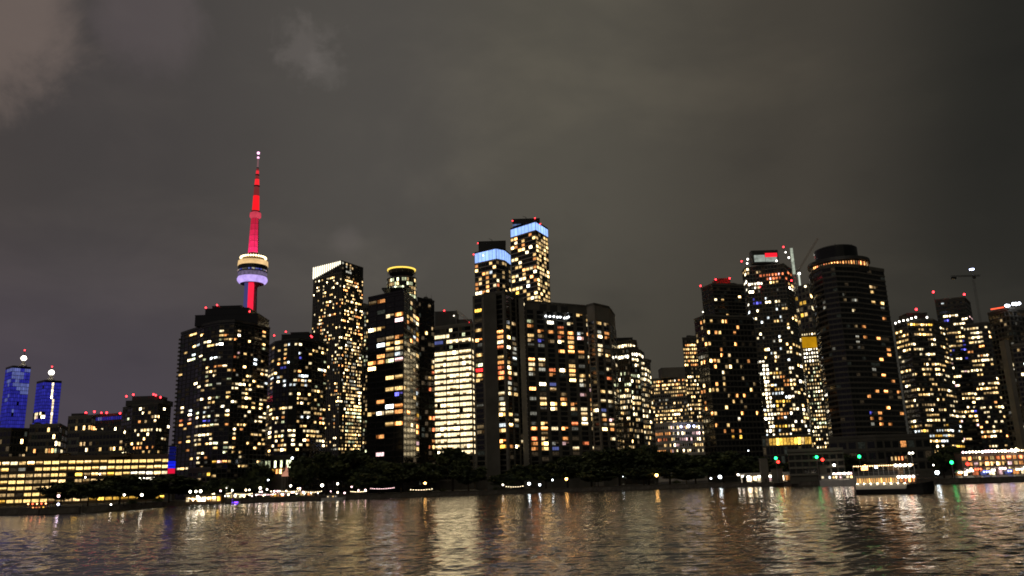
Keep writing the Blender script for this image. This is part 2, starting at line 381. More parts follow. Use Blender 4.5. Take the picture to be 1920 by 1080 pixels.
class Building:
    def __init__(s, name, label, cat, ref, group=None):
        p = at(*ref); s.o = Vector((p.x, p.y, LAND))
        s.root = thing(name, label, cat, s.o, 0, group); s.nw = 0; s.stuff = {}; s.dark = MB()
    def loc(s, p): return p - s.o
    def back(s, P, depth):
        if len(P) == 3 and depth is None: return [P[0] + P[2] - P[1]]
        D = depth or (P[-1] - P[0]).length * .6; m = (P[0] + P[-1]) / 2; m = m.normalized()
        e = (P[-1] - P[0]) * .06
        return [P[-1] + P[-1].normalized() * D - e, P[0] + P[0].normalized() * D + e]
    def volume(s, pts, top=None, nf=20, cols=(8,), zb=None, z0=None, cap=2.0, body=darkpanel, slab=concrete_dark, so=.35, st=.5,
               pier=concrete_dark, pw=.5, po=.28, pk=1, wf=.75, hf=.6, lit=(), reg=(), run=.0, depth=None, panes=2, skip=(), parapet=1.0,
               dark=True, snap=14, var=None, darkmat=blackglass, wallname='wall', faint=.22):
        P = chain_of(pts)
        if top is None:
            q = min(range(len(pts)), key=lambda i: pts[i][2]); ztop = at(*pts[q]).z
        else: ztop = at(*top).z if not isinstance(top, (int, float)) else top
        z0 = LAND if z0 is None else z0
        zb = z0 + 4 if zb is None else zb
        zc = ztop - cap; fh = (zc - zb) / nf
        s.ztop = ztop; s.fh = fh; s.P = P; s.z0 = z0
        poly = P + s.back(P, depth)
        b = MB(); b.prism([(p.x - s.o.x, p.y - s.o.y) for p in poly], z0 - s.o.z - (1.0 if z0 == LAND else 0), ztop - s.o.z, body)
        b.build(wallname, s.root)
        if parapet >= 1.0 and nf > 4: s.roof_clutter(P, poly, ztop)
        # slabs
        if slab:
            A, B_ = offset_chain(P, -.3), offset_chain(P, so)
            b = MB(); n = len(P)
            def v(p, z): return (p.x - s.o.x, p.y - s.o.y, z)
            for i in range(n - 1):
                b.face([v(B_[i], 0), v(B_[i+1], 0), v(B_[i+1], st), v(B_[i], st)], slab)
                b.face([v(A[i], 0), v(A[i+1], 0), v(B_[i+1], 0), v(B_[i], 0)], slab)
                b.face([v(B_[i], st), v(B_[i+1], st), v(A[i+1], st), v(A[i], st)], slab)
            b.face([v(A[0], 0), v(B_[0], 0), v(B_[0], st), v(A[0], st)], slab)
            b.face([v(B_[-1], 0), v(A[-1], 0), v(A[-1], st), v(B_[-1], st)], slab)
            me = b.mesh('floor_slab')
            for f in range(nf + 1): put('floor_slab', me, s.root, (0, 0, zb + f * fh - st / 2 - s.o.z))
        if parapet:
            A, B_ = offset_chain(P, -.5), offset_chain(P, so + .12)
            b = MB()
            for i in range(len(P) - 1):
                z1, z2 = ztop - .7 - s.o.z, ztop + parapet - s.o.z
                def v(p, z): return (p.x - s.o.x, p.y - s.o.y, z)
                b.face([v(B_[i], z1), v(B_[i+1], z1), v(B_[i+1], z2), v(B_[i], z2)], slab or body)
                b.face([v(A[i+1], z1), v(A[i], z1), v(A[i], z2), v(A[i+1], z2)], slab or body)
                b.face([v(B_[i], z2), v(B_[i+1], z2), v(A[i+1], z2), v(A[i], z2)], slab or body)
                b.face([v(A[i], z1), v(A[i+1], z1), v(B_[i+1], z1), v(B_[i], z1)], slab or body)
            b.build('parapet', s.root)
        # piers, cells
        lits = [list(l) for l in lit]; cells = []
        for si, (a, c) in enumerate(zip(P, P[1:])):
            d = c - a; L = d.length; t = d / L; ang = math.atan2(t.y, t.x); nc = cols[si] if si < len(cols) else cols[-1]
            if not nc: continue
            bw = L / nc; nrm = Vector((t.y, -t.x))
            if pier:
                b = MB(); b.box(-pw/2, pw/2, -po, .25, zb - s.o.z - 1.5, zc + .4 - s.o.z, pier); me = b.mesh('pier')
                for k in range(0, nc + 1, pk):
                    off = min(max(k * bw, pw / 2 + .02), L - pw / 2 - .02); q = a + t * off
                    put('pier', me, s.root, (q.x - s.o.x, q.y - s.o.y, 0), ang)
            w, h = bw * wf, fh * hf
            for f in range(nf):
                z = zb + (f + .5) * fh; prev = None
                for k in range(nc):
                    if (si, k) in skip: continue
                    q = a + t * ((k + .5) * bw); p3 = Vector((q.x, q.y, z)); px, py = proj(p3)
                    cells.append([px, py, p3, ang, w, h, si, None])
                    for x0, y0, x1, y1, pr, sty in reg:
                        if x0 <= px <= x1 and y0 <= py <= y1:
                            pp = pr + (run if prev else -run * pr)
                            if rnd.random() < pp:
                                prev = prev if (prev and rnd.random() < .6) else rnd.choice(sty)
                                cells[-1][7] = prev
                            else: prev = None
                            break
        for x, y, k in lits:
            best = min(cells, key=lambda c: (c[0] - x) ** 2 + (c[1] - y) ** 2)
            if (best[0] - x) ** 2 + (best[1] - y) ** 2 < snap ** 2: best[7] = k
        for px, py, p3, ang, w, h, si, k in cells:
            l = s.loc(p3); tx, ty = math.cos(ang), math.sin(ang)
            if k is None:
                if dark:
                    o_ = Vector((ty, -tx, 0)) * .05; e = Vector((tx, ty, 0)) * (w / 2); u = Vector((0, 0, h / 2))
                    q_ = rnd.random(); s.dark.face([l + o_ - e - u, l + o_ + e - u, l + o_ + e + u, l + o_ - e + u], winmat('e') if q_ < faint * .6 else winmat('f') if q_ < faint else darkmat)
                continue
            if s.nw < 300:
                put('window', window_mesh(w, h, k, panes, var if var is None else rnd.choice(var)), s.root, l, ang); s.nw += 1
            else:
                mbk = s.stuff.setdefault('x', MB())
                o_ = Vector((ty, -tx, 0)) * .07; e = Vector((tx, ty, 0)) * (w / 2 - .1); u = Vector((0, 0, h / 2 - .1))
                f_ = rnd.choice((1, 1, .6, .35, 0)) if k not in 'BCL' else 1
                if f_ > 0: mbk.face([l + o_ - e - u, l + o_ + e * (2 * f_ - 1) - u, l + o_ + e * (2 * f_ - 1) + u, l + o_ - e + u], winmat(k))
                if f_ < 1: mbk.face([l + o_ + e * (2 * f_ - 1) - u, l + o_ + e - u, l + o_ + e + u, l + o_ + e * (2 * f_ - 1) + u], winmat(k, 1))
        return s
    def box(s, name, px0, px1, py, dep, thick, zbot=None, mat=darkpanel, h=None, rise=0):
        """a roof block seen between two pixel columns, its top edge at row py"""
        a, c = at(px0, py, dep), at(px1, py + rise, dep); zt = max(a.z, c.z)
        z0 = (s.ztop if zbot is None else zbot) - .02
        b = MB(); b.box(a.x - s.o.x, c.x - s.o.x, dep - s.o.y, dep + thick - s.o.y, z0 - s.o.z, zt - s.o.z, mat)
        b.box(a.x - s.o.x - .25, c.x - s.o.x + .25, dep - s.o.y - .25, dep + thick - s.o.y + .25, zt - s.o.z + .003, zt - s.o.z + .4, mat)
        return b.build(name, s.root)
    def beacon(s, px, py, dep, r=.8, mat=None, mast=4.0):
        r = r if mat else r * .78
        p = at(px, py, dep) - s.o; b = MB(); b.tube((0, 0, -mast), (0, 0, -r), .16, .12, 5, black_paint); b.ball((0, 0, 0), r, mat or beacon_m, 8, 5)
        return b.build('beacon', s.root, p)
    def roof_clutter(s, P, poly, ztop):
        c = sum((Vector(p) for p in poly), Vector((0, 0))) / len(poly); a = P[0]; d = P[-1] - P[0]; n = (c - (P[0] + P[-1]) / 2) * .7
        for k in range(rnd.choice((2, 3, 4))):
            q = a + d * rnd.uniform(.18, .82) + n * rnd.uniform(.5, 1.1); w, h = rnd.uniform(1.5, 4), rnd.uniform(1.6, 3.6); b = MB()
            b.box(-w, w, -1.6, 1.6, -.05, h, darkpanel); b.box(-w * .6, w * .6, -1.3, 1.3, h + .003, h + .5, concrete_dark); b.build('roof_plant', s.root, (q.x - s.o.x, q.y - s.o.y, ztop - s.o.z), rnd.uniform(-.1, .1))
        for k in range(rnd.choice((1, 2, 2))):
            q = a + d * rnd.uniform(.1, .9) + n * rnd.uniform(.3, .9); h = rnd.uniform(4, 8); b = MB(); b.tube((0, 0, 0), (0, 0, h), .16, .07, 5, steel)
            b.tube((-.7, 0, h * .7), (.7, 0, h * .7), .05, .05, 4, steel); b.build('antenna', s.root, (q.x - s.o.x, q.y - s.o.y, ztop - s.o.z))
    def done(s):
        for mbk in s.stuff.values(): tag(mbk.build('small_lit_windows', s.root), kind='stuff')
        if s.dark.f: tag(s.dark.build('unlit_windows', s.root), kind='stuff')
        return s
def L_(ox, oy, sc, text):
    out = []
    for q in text.split(','):
        a = q.split(); out.append((ox + float(a[0]) / sc, oy + float(a[1]) / sc, a[2] if len(a) > 2 else 'y'))
    return out

# ------------------------------------------------------------------ the skyline, west to east
# --- two far towers washed in blue light
def blue_tower(name, label, pts, lamp, tip, reg, lit=()):
    B = Building(name, label, 'tower', pts[1], 'blue lit twin towers')
    B.volume(pts, nf=34, cols=(5, 9), cap=4, body=blackglass, slab=darkpanel, so=.2, st=.4, pier=darkpanel, pw=.3, po=.1, wf=.96, hf=.9, reg=reg, panes=1, dark=False, lit=lit, snap=5)
    p = at(*lamp) - B.o; q = at(*tip) - B.o; zt = B.ztop - B.o.z
    b = MB(); b.lathe([(9, 0), (8, 3), (4.5, 5), (3, 9), (2.6, p.z - zt - 3)], 10, pale, (p.x, p.y + 14, zt)); b.build('spire_base', B.root)
    b = MB(); b.ball((p.x, p.y + 14, p.z), 6.2, glow('spire_lantern', (1, .93, .78), 5), 10, 6); b.build('lantern', B.root)
    b = MB(); b.tube((p.x, p.y + 14, p.z + 5), (p.x, p.y + 14, q.z), 1.0, .5, 6, steel); b.ball((p.x, p.y + 14, q.z), 1.6, beacon_m, 6, 4); b.build('mast', B.root)
    B.done()
blue_tower('blue_tower', 'blue lit glass tower at the far end with pale streaked face and bright spire lantern',
    [(11, 690, 1900), (24, 686, 1870), (58, 690, 1900)], (38, 670, 1870), (38, 655, 1870),
    [(14, 690, 60, 699, .96, 'CCB'), (24, 699, 44, 740, .98, 'CCCB'), (0, 680, 70, 830, .98, 'BBBBBBBBC')])
blue_tower('blue_tower', 'shorter deep blue lit tower with a white vertical line of lights up its front',
    [(69, 716, 1850), (84, 713, 1825), (116, 714, 1850)], (90, 697, 1825), (91, 686, 1825),
    [(60, 775, 84, 785, .4, 'wp'), (60, 700, 120, 820, .98, 'B')],
    [(100.5 - (y - 722) * .085, y, 'w') for y in (722, 727, 732, 738, 744, 749, 755, 761, 767, 773, 780, 787, 793)])

def block(name, label, pts, nf, cols, reg, **k):
    B = Building(name, label, 'building', pts[0]); beac = k.pop('beacons', ()); boxes = k.pop('boxes', ()); grp = k.pop('lit', ())
    B.volume(pts, nf=nf, cols=cols, reg=reg, lit=grp, **k)
    for a in boxes: B.box(*a)
    for a in beac: B.beacon(*a)
    return B.done()
block('apartment_block', 'low dark apartment block below the far blue tower',
      [(-30, 806, 1000), (22, 803, 980), (58, 808, 1000)], 9, (7, 6), [(0, 845, 60, 858, .25, 'od'), (0, 800, 60, 860, .05, 'yd')], body=concrete_dark)
block('apartment_block', 'grey flat roofed block with orange lit lower floors beside the far blue towers',
      [(56, 797, 900), (112, 793, 900), (128, 799, 960)], 10, (10, 3), [(40, 838, 100, 852, .55, 'oyoo'), (100, 830, 128, 850, .6, 'wwg'), (40, 795, 130, 860, .07, 'yw')], body=concrete, slab=concrete)
block('apartment_block', 'small stepped block with amber windows under red roof lights',
      [(128, 784, 1150), (172, 779, 1140), (180, 783, 1170)], 11, (9, 2), [(140, 798, 185, 812, .7, 'yyo'), (120, 775, 190, 860, .12, 'yow')], body=concrete, slab=concrete,
      boxes=[('penthouse', 134, 158, 776, 1150, 10)])
block('office_block', 'blue topped block with red beacons between the dim towers',
      [(172, 776, 1300), (229, 775, 1280)], 14, (14,), [(170, 772, 232, 792, .97, 'BBC'), (200, 797, 230, 803, .8, 'wY'), (203, 805, 230, 822, .45, 'CwC'), (160, 770, 230, 860, .12, 'ywB')],
      body=darkpanel, beacons=[(161, 774, 1280, 2.0), (177, 772, 1280, 2.0), (190, 774, 1280, 1.6), (200, 774, 1280, 2.0), (225, 775, 1280, 1.8)])
block('apartment_block', 'dim brown block with a few amber windows behind the long lit building',
      [(150, 812, 800), (232, 808, 790)], 10, (13,), [(150, 835, 232, 850, .25, 'oyw'), (140, 800, 240, 860, .07, 'ywd')], body=concrete_dark)
B = Building('apartment_tower', 'dark stepped apartment tower crowned with clusters of red lights', 'tower', (250, 755, 880))
B.volume([(231, 762, 905), (250, 757, 880), (296, 757, 870), (320, 770, 900)], nf=20, cols=(4, 8, 5), body=darkpanel, lit=L_(0, 730, 5.82, '1530 230 w,1560 275 w,1640 235 y,1510 350 o,1495 440 w,1550 455 w,1610 420 w,1705 345 w,1730 455 w,1610 500 w,1795 235 w,1770 530 w,1560 530 y,1500 500 w,1400 320 g'),
         reg=[(250, 832, 290, 846, .8, 'oYoo'), (230, 845, 300, 860, .2, 'wy'), (225, 750, 330, 860, .13, 'wyd')])
B.box('penthouse', 248, 298, 744, 885, 22); B.box('roof_terrace', 236, 306, 752, 882, 26)
for px, py in ((237, 743), (250, 740), (288, 739.5), (292, 741), (301, 745)): B.beacon(px, py, 884, 1.3)
B.done()
# --- long lit building on the left shore
B = Building('terminal_building', 'long low building with rows of glowing yellow windows on the west shore', 'building', (160, 860, 500))
B.volume([(-60, 860.5, 486), (318, 857, 522)], nf=7, cols=(25,), zb=LAND + .6, cap=1.2, body=brown, slab=brown, so=.5, st=.7, pier=brown, pw=.8, po=.4, wf=.97, hf=.52, panes=2, var=(0, 0, 3),
         reg=[(30, 878, 62, 888, .3, 'DDd'), (-90, 855, 330, 868, .99, 'TTTTS'), (-90, 868, 330, 878, .99, 'TTyTO'), (240, 884, 320, 900, .95, 'wyWw'), (-90, 878, 330, 888, .95, 'TTTS'), (-90, 888, 330, 960, .92, 'TTYSS')], run=.0)
B.box('roof_plant', 70, 110, 851, 500, 14, mat=brown); B.box('roof_plant', 205, 236, 851, 508, 12, mat=brown)
B.done()
# --- slim light column
p = at(321, 884, 512); t = thing('light_column', 'slim blue lit column with a red base beside the dark condominium tower', 'column', (p.x, p.y, LAND))
zt = at(321, 838, 512).z - LAND; zr = at(321, 888, 512).z - LAND; zm = at(321, 878, 512).z - LAND
b = MB(); b.box(-2.4, 2.4, -2.4, 2.4, -.5, zr, concrete_dark); b.build('plinth', t)
b = MB(); b.box(-1.6, 1.6, -1.6, 1.6, zr + .003, zm - .2, glow('column_red', (1, .01, .06), .8)); b.build('red_lamp', t)
b = MB(); b.box(-1.7, 1.7, -1.7, 1.7, zm, zm + (zt - zm) * .32, glow('column_blue', (.01, .02, 1), .9)); b.build('blue_lamp', t)
b = MB(); b.box(-1.5, 1.5, -1.5, 1.5, zm + (zt - zm) * .33, zt, glow('column_dim_blue', (.03, .04, .6), .14)); b.build('blue_panel', t)
for k in range(6):
    z = zm + (zt - zm) * (k / 6 + .06); b = MB(); b.box(-1.9, 1.9, -1.9, 1.9, z, z + .35, black_paint); b.build('collar', t)
b = MB(); b.box(-2.4, 2.4, -2.4, 2.4, zt + .003, zt + .8, black_paint); b.build('cap', t)

# --- broad dark condominium tower
B = Building('condominium_tower', 'broad dark condominium tower with curved front bay and stepped roof, red beacons on top', 'tower', (440, 605, 560))
dl = L_(320, 570, 6.355, '235 272 w,305 268 w,232 325 y,303 325 y,225 380 y,295 375 y,380 372 y,625 370 y,685 376 o,750 398 o,830 355 W,925 425 y,345 480 c,420 475 w,450 470 w,525 465 W,615 480 W,620 430 g,800 565 p,885 575 y,195 595 y,270 585 c,210 648 w,272 640 g,355 640 w,400 640 g,480 635 c,540 635 c,615 640 D,745 655 r,425 735 y,510 735 o,600 745 o,655 755 w,760 765 o,900 735 y,995 690 c,1095 705 y,995 660 c,440 850 g,520 850 w,710 870 g,800 830 D,900 840 y,890 890 y,985 900 y,1095 860 y,410 960 w,490 955 g,585 960 D,785 985 w,710 1030 y,890 990 y,905 1050 y,965 1005 w,1115 305 o,1115 405 y,1110 505 y,1110 555 g,1150 960 c,1120 815 w')
dl += L_(320, 740, 6.355, '330 45 d,390 40 w,485 45 w,580 50 g,710 60 w,790 65 w,890 20 w,965 80 y,1070 40 w,890 125 y,965 135 y,130 175 w,225 165 c,395 155 w,470 150 D,625 165 W,700 170 W,130 230 w,222 225 W,300 225 g,400 215 c,485 215 D,885 230 w,300 270 w,385 265 w,460 265 g,545 265 w,125 285 r,215 285 p,380 320 b,460 320 b,545 330 D,690 340 o,330 385 w,375 380 w,430 380 y,490 380 g,570 385 w,770 390 w,860 400 o,120 340 o,215 340 o,750 450 w,945 455 y,1040 460 y,325 495 w,370 490 w,475 495 y,750 505 o,320 550 w,360 550 w,465 555 w,525 550 g,670 555 w,320 610 w,360 605 y,415 610 o,455 605 y,530 615 y,1025 615 y,670 615 g,665 665 g,100 565 o,190 565 y,840 665 y,180 680 o,345 730 w,430 725 o,835 725 w,345 785 w,425 785 D,515 785 Y,585 790 p,655 790 o,80 865 w,170 860 w,410 965 y,400 1070 g,325 965 d')
B.volume([(341, 612, 592), (371, 608, 574), (384, 606, 562), (412, 604, 553), (440, 603, 552), (478, 605, 566), (506, 610, 584)], top=(440, 602, 552), nf=37, cols=(4, 2, 4, 3, 6, 4), zb=LAND + 4, body=blackglass,
         slab=darkpanel, so=.4, st=.6, pier=darkpanel, pw=.35, wf=.9, hf=.52, panes=3, lit=dl, reg=[(370, 690, 505, 840, .26, 'wwyySd'), (330, 600, 510, 900, .08, 'wySd')], run=.35, depth=34, snap=10)
B.box('roof_tier', 366, 484, 592, 566, 26, mat=blackglass); B.box('penthouse', 385, 466, 580, 570, 20, mat=blackglass); B.box('roof_tank', 398, 452, 575, 574, 12, mat=blackglass)
for px, py in ((386, 577), (407, 572), (468, 584)): B.beacon(px, py, 572, .75)
a0, a1 = Vector(B.P[0]), Vector(B.P[1]); t2 = (a1 - a0).normalized(); me = MB(); me.box(-1.7, 0.0, -1.0, 2.6, 0, 1.05, concrete_dark); me.box(-1.75, .02, -1.05, 2.65, -.25, 0.003, concrete); me = me.mesh('balcony')
for f in range(37):
    q = a0; put('balcony', me, B.root, (q.x - B.o.x, q.y - B.o.y, LAND + 4 + f * B.fh - B.o.z + .3), math.atan2(t2.y, t2.x))
B.done()
# --- second condominium
B = Building('condominium_tower', 'slimmer condominium tower with bright gridded corner windows, left of the tall glittering tower', 'tower', (560, 640, 650))
el = L_(490, 610, 4.32, '285 145 w,325 150 w,100 200 y,145 190 y,200 190 y,145 220 y,200 222 y,200 255 o,100 290 y,145 290 y,200 290 y,150 320 o,200 318 y,160 345 b,205 345 b,310 268 b,315 210 c,405 225 y,405 315 w,310 365 o,325 400 c,270 425 w,310 435 o,350 435 w,145 445 w,185 448 c,190 480 c,500 235 y,505 300 g,505 360 w,505 390 o,500 480 g,305 555 y,305 585 y,300 620 y,400 565 y,495 575 y,440 600 y,80 680 y,180 675 y,230 678 w,180 705 w,120 745 w,180 740 o,330 750 c,120 775 w,180 775 g,300 780 y,395 750 c,495 700 y,490 730 y,490 760 r,490 790 o,70 880 W,120 870 w,180 870 w,220 875 w,380 880 y,490 885 y,180 905 g,120 940 w,180 940 y,375 945 o,375 980 y,60 1005 y,150 970 o,280 1010 y,450 480 g,450 660 g')
B.volume([(504, 648, 676), (516, 642, 655), (545, 638, 644), (560, 638, 645), (586, 641, 655), (613, 648, 676)], top=(550, 637, 645), nf=32, cols=(2, 5, 2, 4, 5), body=blackglass, slab=darkpanel, so=.4, st=.6, pier=darkpanel, pw=.35, wf=.9, hf=.54, panes=3,
         lit=el, reg=[(500, 750, 620, 850, .36, 'ywySw'), (500, 640, 620, 750, .22, 'wycSd')], run=.3, depth=30, snap=10)
B.box('penthouse', 528, 598, 628, 655, 18, mat=blackglass); B.box('roof_tank', 545, 578, 624, 660, 9, mat=blackglass)
for px, py in ((514, 629), (536, 622), (585, 632), (583, 630)): B.beacon(px, py, 655, .8)
B.done()
# --- tall glittering tower with slanted bright crown
B = Building('glass_tower', 'tall glittering glass tower with a bright slatted crown at its corner', 'tower', (640, 495, 800))
B.volume([(588, 516, 822), (641, 511, 798), (681, 520, 828)], nf=60, cols=(17, 14), cap=1.5, body=blackglass, slab=concrete_dark, so=.25, st=.55, pier=concrete, pw=.55, po=.35, wf=.78, hf=.52, panes=1,
         reg=[(585, 515, 645, 640, .28, 'yyowww'), (585, 640, 625, 845, .2, 'wydDS'), (625, 640, 648, 845, .34, 'yowDS'), (640, 515, 690, 640, .45, 'yowSSd'), (640, 640, 690, 760, .65, 'SSdwDd'), (640, 760, 690, 850, .8, 'ySSdg')], run=.05)
zt = B.ztop
Bz = at(641, 489, 798).z
B.volume([(588, 497, 822), (641, 491, 798), (681, 500, 828)], top=Bz, nf=4, cols=(13, 11), z0=zt + 1.0, zb=zt + 1.2, cap=.6, body=greenglass, slab=darkpanel, so=.12, st=.3, pier=concrete_dark, pw=.3, po=.2, wf=.8, hf=.8, reg=[(640, 490, 690, 520, .25, 'Dd')], parapet=.4)
P0, P1 = B.P[0], B.P[1]; d = (P1 - P0); ang = math.atan2(d.y, d.x)
fin = MB(); fin.box(-.42, .42, -.95, -.3, 0, 1, glow('crown_fin', (1, .90, .68), 2.4)); fin = fin.mesh('crown_fin')
for k in range(15):
    f = k / 14; q = P0 + d * (.02 + .93 * f); hgt = (Bz - zt) * (1.0 - .72 * f) ; o = put('crown_fin', fin, B.root, (q.x - B.o.x, q.y - B.o.y, Bz - hgt - B.o.z), ang, (1, 1, hgt))
B.done()
block('office_tower', 'thin slice of a dim tower with a yellow lit rim beside the glittering tower',
      [(668, 574, 930), (691, 572, 930)], 44, (6,), [(680, 570, 700, 580, 1, 'Y'), (680, 575, 700, 860, .5, 'SdgD')], body=darkpanel)
# --- round crowned tower
def arc(cx, half, py, dep, n, sweep=1.0, flat=0):
    r = half * dep / FPX; out = []
    for i in range(n + 1):
        t = PI * (i / n); x = -math.cos(t); y = math.sin(t); out.append((cx + half * x, py - flat * 0, dep - r * y * sweep))
    return out
B = Building('round_tower', 'round tower top with a glowing yellow ring behind the black tower', 'tower', (753, 515, 920))
B.volume(arc(753, 27.5, 519, 930, 9), top=(753, 518, 914), nf=48, cols=(2,), cap=.8, body=greenglass, slab=concrete, so=.2, st=.5, pier=concrete_dark, pw=.35, po=.3, wf=.85, hf=.8, panes=1, reg=[(720, 505, 800, 565, .85, 'ggSD'), (720, 560, 800, 900, .2, 'yd')], parapet=.6)
p = at(753, 509, 930) - B.o; rr = 27.5 * 930 / FPX
b = MB(); b.lathe([(rr * .86, -4), (rr * .9, -1.5), (rr * .93, 1.2), (rr * .80, 1.3)], 28, darkpanel, p); b.build('crown_drum', B.root)
ringm = glow('crown_ring_yellow', (1, .68, .10), 1.6)
b = MB(); b.lathe([(rr * .95, .6), (rr * 1.0, .8), (rr * 1.0, 2.0), (rr * .95, 2.2)], 28, ringm, p); b.build('crown_ring', B.root)
for k in range(14):
    t = 2 * PI * k / 14; b = MB(); b.tube((p.x + rr * .95 * math.cos(t), p.y + rr * .95 * math.sin(t), p.z - 5), (p.x + rr * .97 * math.cos(t), p.y + rr * .97 * math.sin(t), p.z + .6), .25, .25, 5, concrete); b.build('crown_post', B.root)
b = MB(); b.lathe([(rr * .55, 1.5), (rr * .5, 2.6), (rr * .1, 3.0)], 20, darkpanel, p); b.build('crown_cap', B.root)
B.beacon(748, 503.5, 930, .9); B.done()
# --- black tower with bands of lit rooms
B = Building('office_tower', 'black slab tower with scattered lit bands, one bright orange row near its foot', 'tower', (760, 545, 600))
hl = L_(680, 540, 6.75, '150 165 d,280 165 o,370 360 w,455 352 o,455 412 p,565 352 y,130 500 w,260 490 y,360 605 d,455 595 o,260 730 c,370 725 y,455 715 y,365 785 y,455 780 w,570 780 w,260 855 o,365 850 d,455 840 c,260 915 o,360 905 g,455 900 p,130 985 o,130 1045 y,600 250 g,665 150 d,615 400 y,725 380 o,725 440 w,720 500 D,725 610 Y,725 680 o,730 970 w,640 650 c,600 520 d,780 860 w')
hl += L_(680, 700, 6.75, '360 75 y,455 70 y,530 65 d,365 200 y,450 195 y,550 195 y,440 260 b,240 335 o,350 390 c,450 385 o,110 535 y,240 525 W,360 525 w,450 520 o,565 520 o,740 555 Y,355 655 y,445 650 o,560 650 d,615 665 w,240 785 o,725 665 o,725 740 o,725 860 p,715 960 y,180 1030 y,250 1025 p,735 250 c,620 110 d')
B.volume([(691, 549, 622), (757, 545, 600), (785, 552, 648)], nf=33, cols=(4, 5), cap=2.5, body=blackglass, slab=black_paint, so=.3, st=.9, pier=black_paint, pw=.5, po=.25, wf=.88, hf=.66, panes=2, lit=hl, faint=.03, reg=[(764, 580, 800, 650, .35, 'dyDo'), (764, 550, 800, 860, .14, 'dDyg')], snap=12)
B.volume([(783, 559, 652), (814, 558, 668)], nf=32, cols=(5,), cap=2.5, body=darkpanel, slab=black_paint, so=.3, st=.7, pier=black_paint, pw=.4, wf=.8, hf=.62, reg=[(800, 650, 815, 860, .25, 'oywdr'), (780, 555, 820, 660, .08, 'dy')], depth=25)
B.box('penthouse', 716, 770, 542, 612, 14, mat=blackglass); B.done()
# --- fully lit office
B = Building('office_building', 'office block with every floor lit cream white, dark attic above', 'building', (850, 590, 700))
B.volume([(813, 611, 712), (884, 606, 696), (890, 611, 720)], top=(884, 606, 696), nf=26, cols=(12, 2), zb=LAND + 8, cap=1.5, body=concrete_dark, slab=concrete, so=.3, st=1.1, pier=concrete, pw=.9, po=.34, pk=4, wf=.99, hf=.62, panes=2, var=(0, 0, 0, 3),
         reg=[(812, 655, 892, 850, .995, 'OOOOOOw'), (812, 630, 892, 641, .97, 'O'), (812, 640, 832, 650, .9, 'C'), (845, 613, 858, 627, .5, 'w'), (812, 620, 890, 660, .05, 'g')])
B.box('attic', 815, 857, 585, 712, 22, mat=darkpanel); B.box('attic', 857.5, 884, 600, 714, 20, mat=darkpanel)
p0, p1 = at(855, 580, 711) - B.o, at(883, 602, 711) - B.o
b = MB(); b.tube(p0, p1, .3, .3, 6, pale); b.tube(p0 + Vector((0, 0, -2)), p1 + Vector((0, 0, -2.2)), .25, .25, 6, pale)
for k in range(8):
    q = p0.lerp(p1, k / 7); b.tube(q, q + Vector((0, 0, -2.1)), .12, .12, 4, pale)
b.tube(p0, (p0.x, p0.y, B.ztop - B.o.z), .2, .2, 5, steel); b.build('window_cleaning_boom', B.root)
B.beacon(833, 582.5, 711, .8); B.beacon(880, 605, 705, .8); B.beacon(851, 592, 710, .6, glow('roof_lamp', (1, .9, .7), 4)); B.done()
# --- twin residential towers with ice blue crowns
def crown_tower(label, pts, crown, top, cols, nf, pent, beac, reg, lit):
    B = Building('residential_tower', label, 'tower', pts[1], 'ice blue crowned towers')
    B.volume(pts, nf=nf, cols=cols, cap=.8, body=darkpanel, slab=pale, so=.95, st=1.15, pier=concrete_dark, pw=.4, po=.25, wf=.8, hf=.62, reg=reg, panes=1, parapet=.2, lit=lit, snap=9)
    zt = B.ztop
    B.volume(crown, top=top, nf=1, cols=[max(2, c) for c in cols], z0=zt + .3, zb=zt + .6, cap=1.6, body=darkpanel, slab=darkpanel, so=.25, st=.4, pier=white_paint, pw=.35, po=.3, wf=.96, hf=.95, reg=[(0, 0, 1920, 1080, 1, 'L')], panes=1, parapet=.5)
    B.box(*pent)
    for a in beac: B.beacon(*a)
    q = at((pent[1] + pent[2]) / 2, pent[3], pent[4] + 3) - B.o; b = MB(); b.tube((q.x, q.y, q.z), (q.x, q.y, q.z + 3), .5, .4, 6, black_paint); b.tube((q.x, q.y, q.z + 3), (q.x - 5, q.y, q.z + 5), .4, .3, 6, black_paint); b.build('window_cleaning_crane', B.root)
    B.done()
crown_tower('left of the two ice blue crowned towers, shorter, with a rounded corner',
    [(890, 489, 1235), (930, 486, 1210), (946, 491, 1222), (957, 499, 1250)], [(890, 470, 1235), (930, 466, 1210), (946, 471, 1222), (957, 479, 1250)], (930, 464, 1210), (6, 3, 3), 46,
    ('penthouse', 897, 948, 453, 1225, 25, None, blackglass), [(888, 477, 1225, 1.2), (906, 479, 1205, 1.2, glow('roof_lamp2', (.8, .9, 1), 4)), (896, 456, 1225, 1.0)],
    [(930, 490, 960, 560, .30, 'SSdD'), (888, 490, 932, 560, .16, 'yow')], L_(860, 390, 3.484, '125 385 o,125 405 y,130 460 y,130 490 d,185 415 y,185 440 o,210 430 c,245 455 w,260 470 w,250 490 w,190 500 o,240 440 y,255 505 r,140 550 w,200 545 y'))
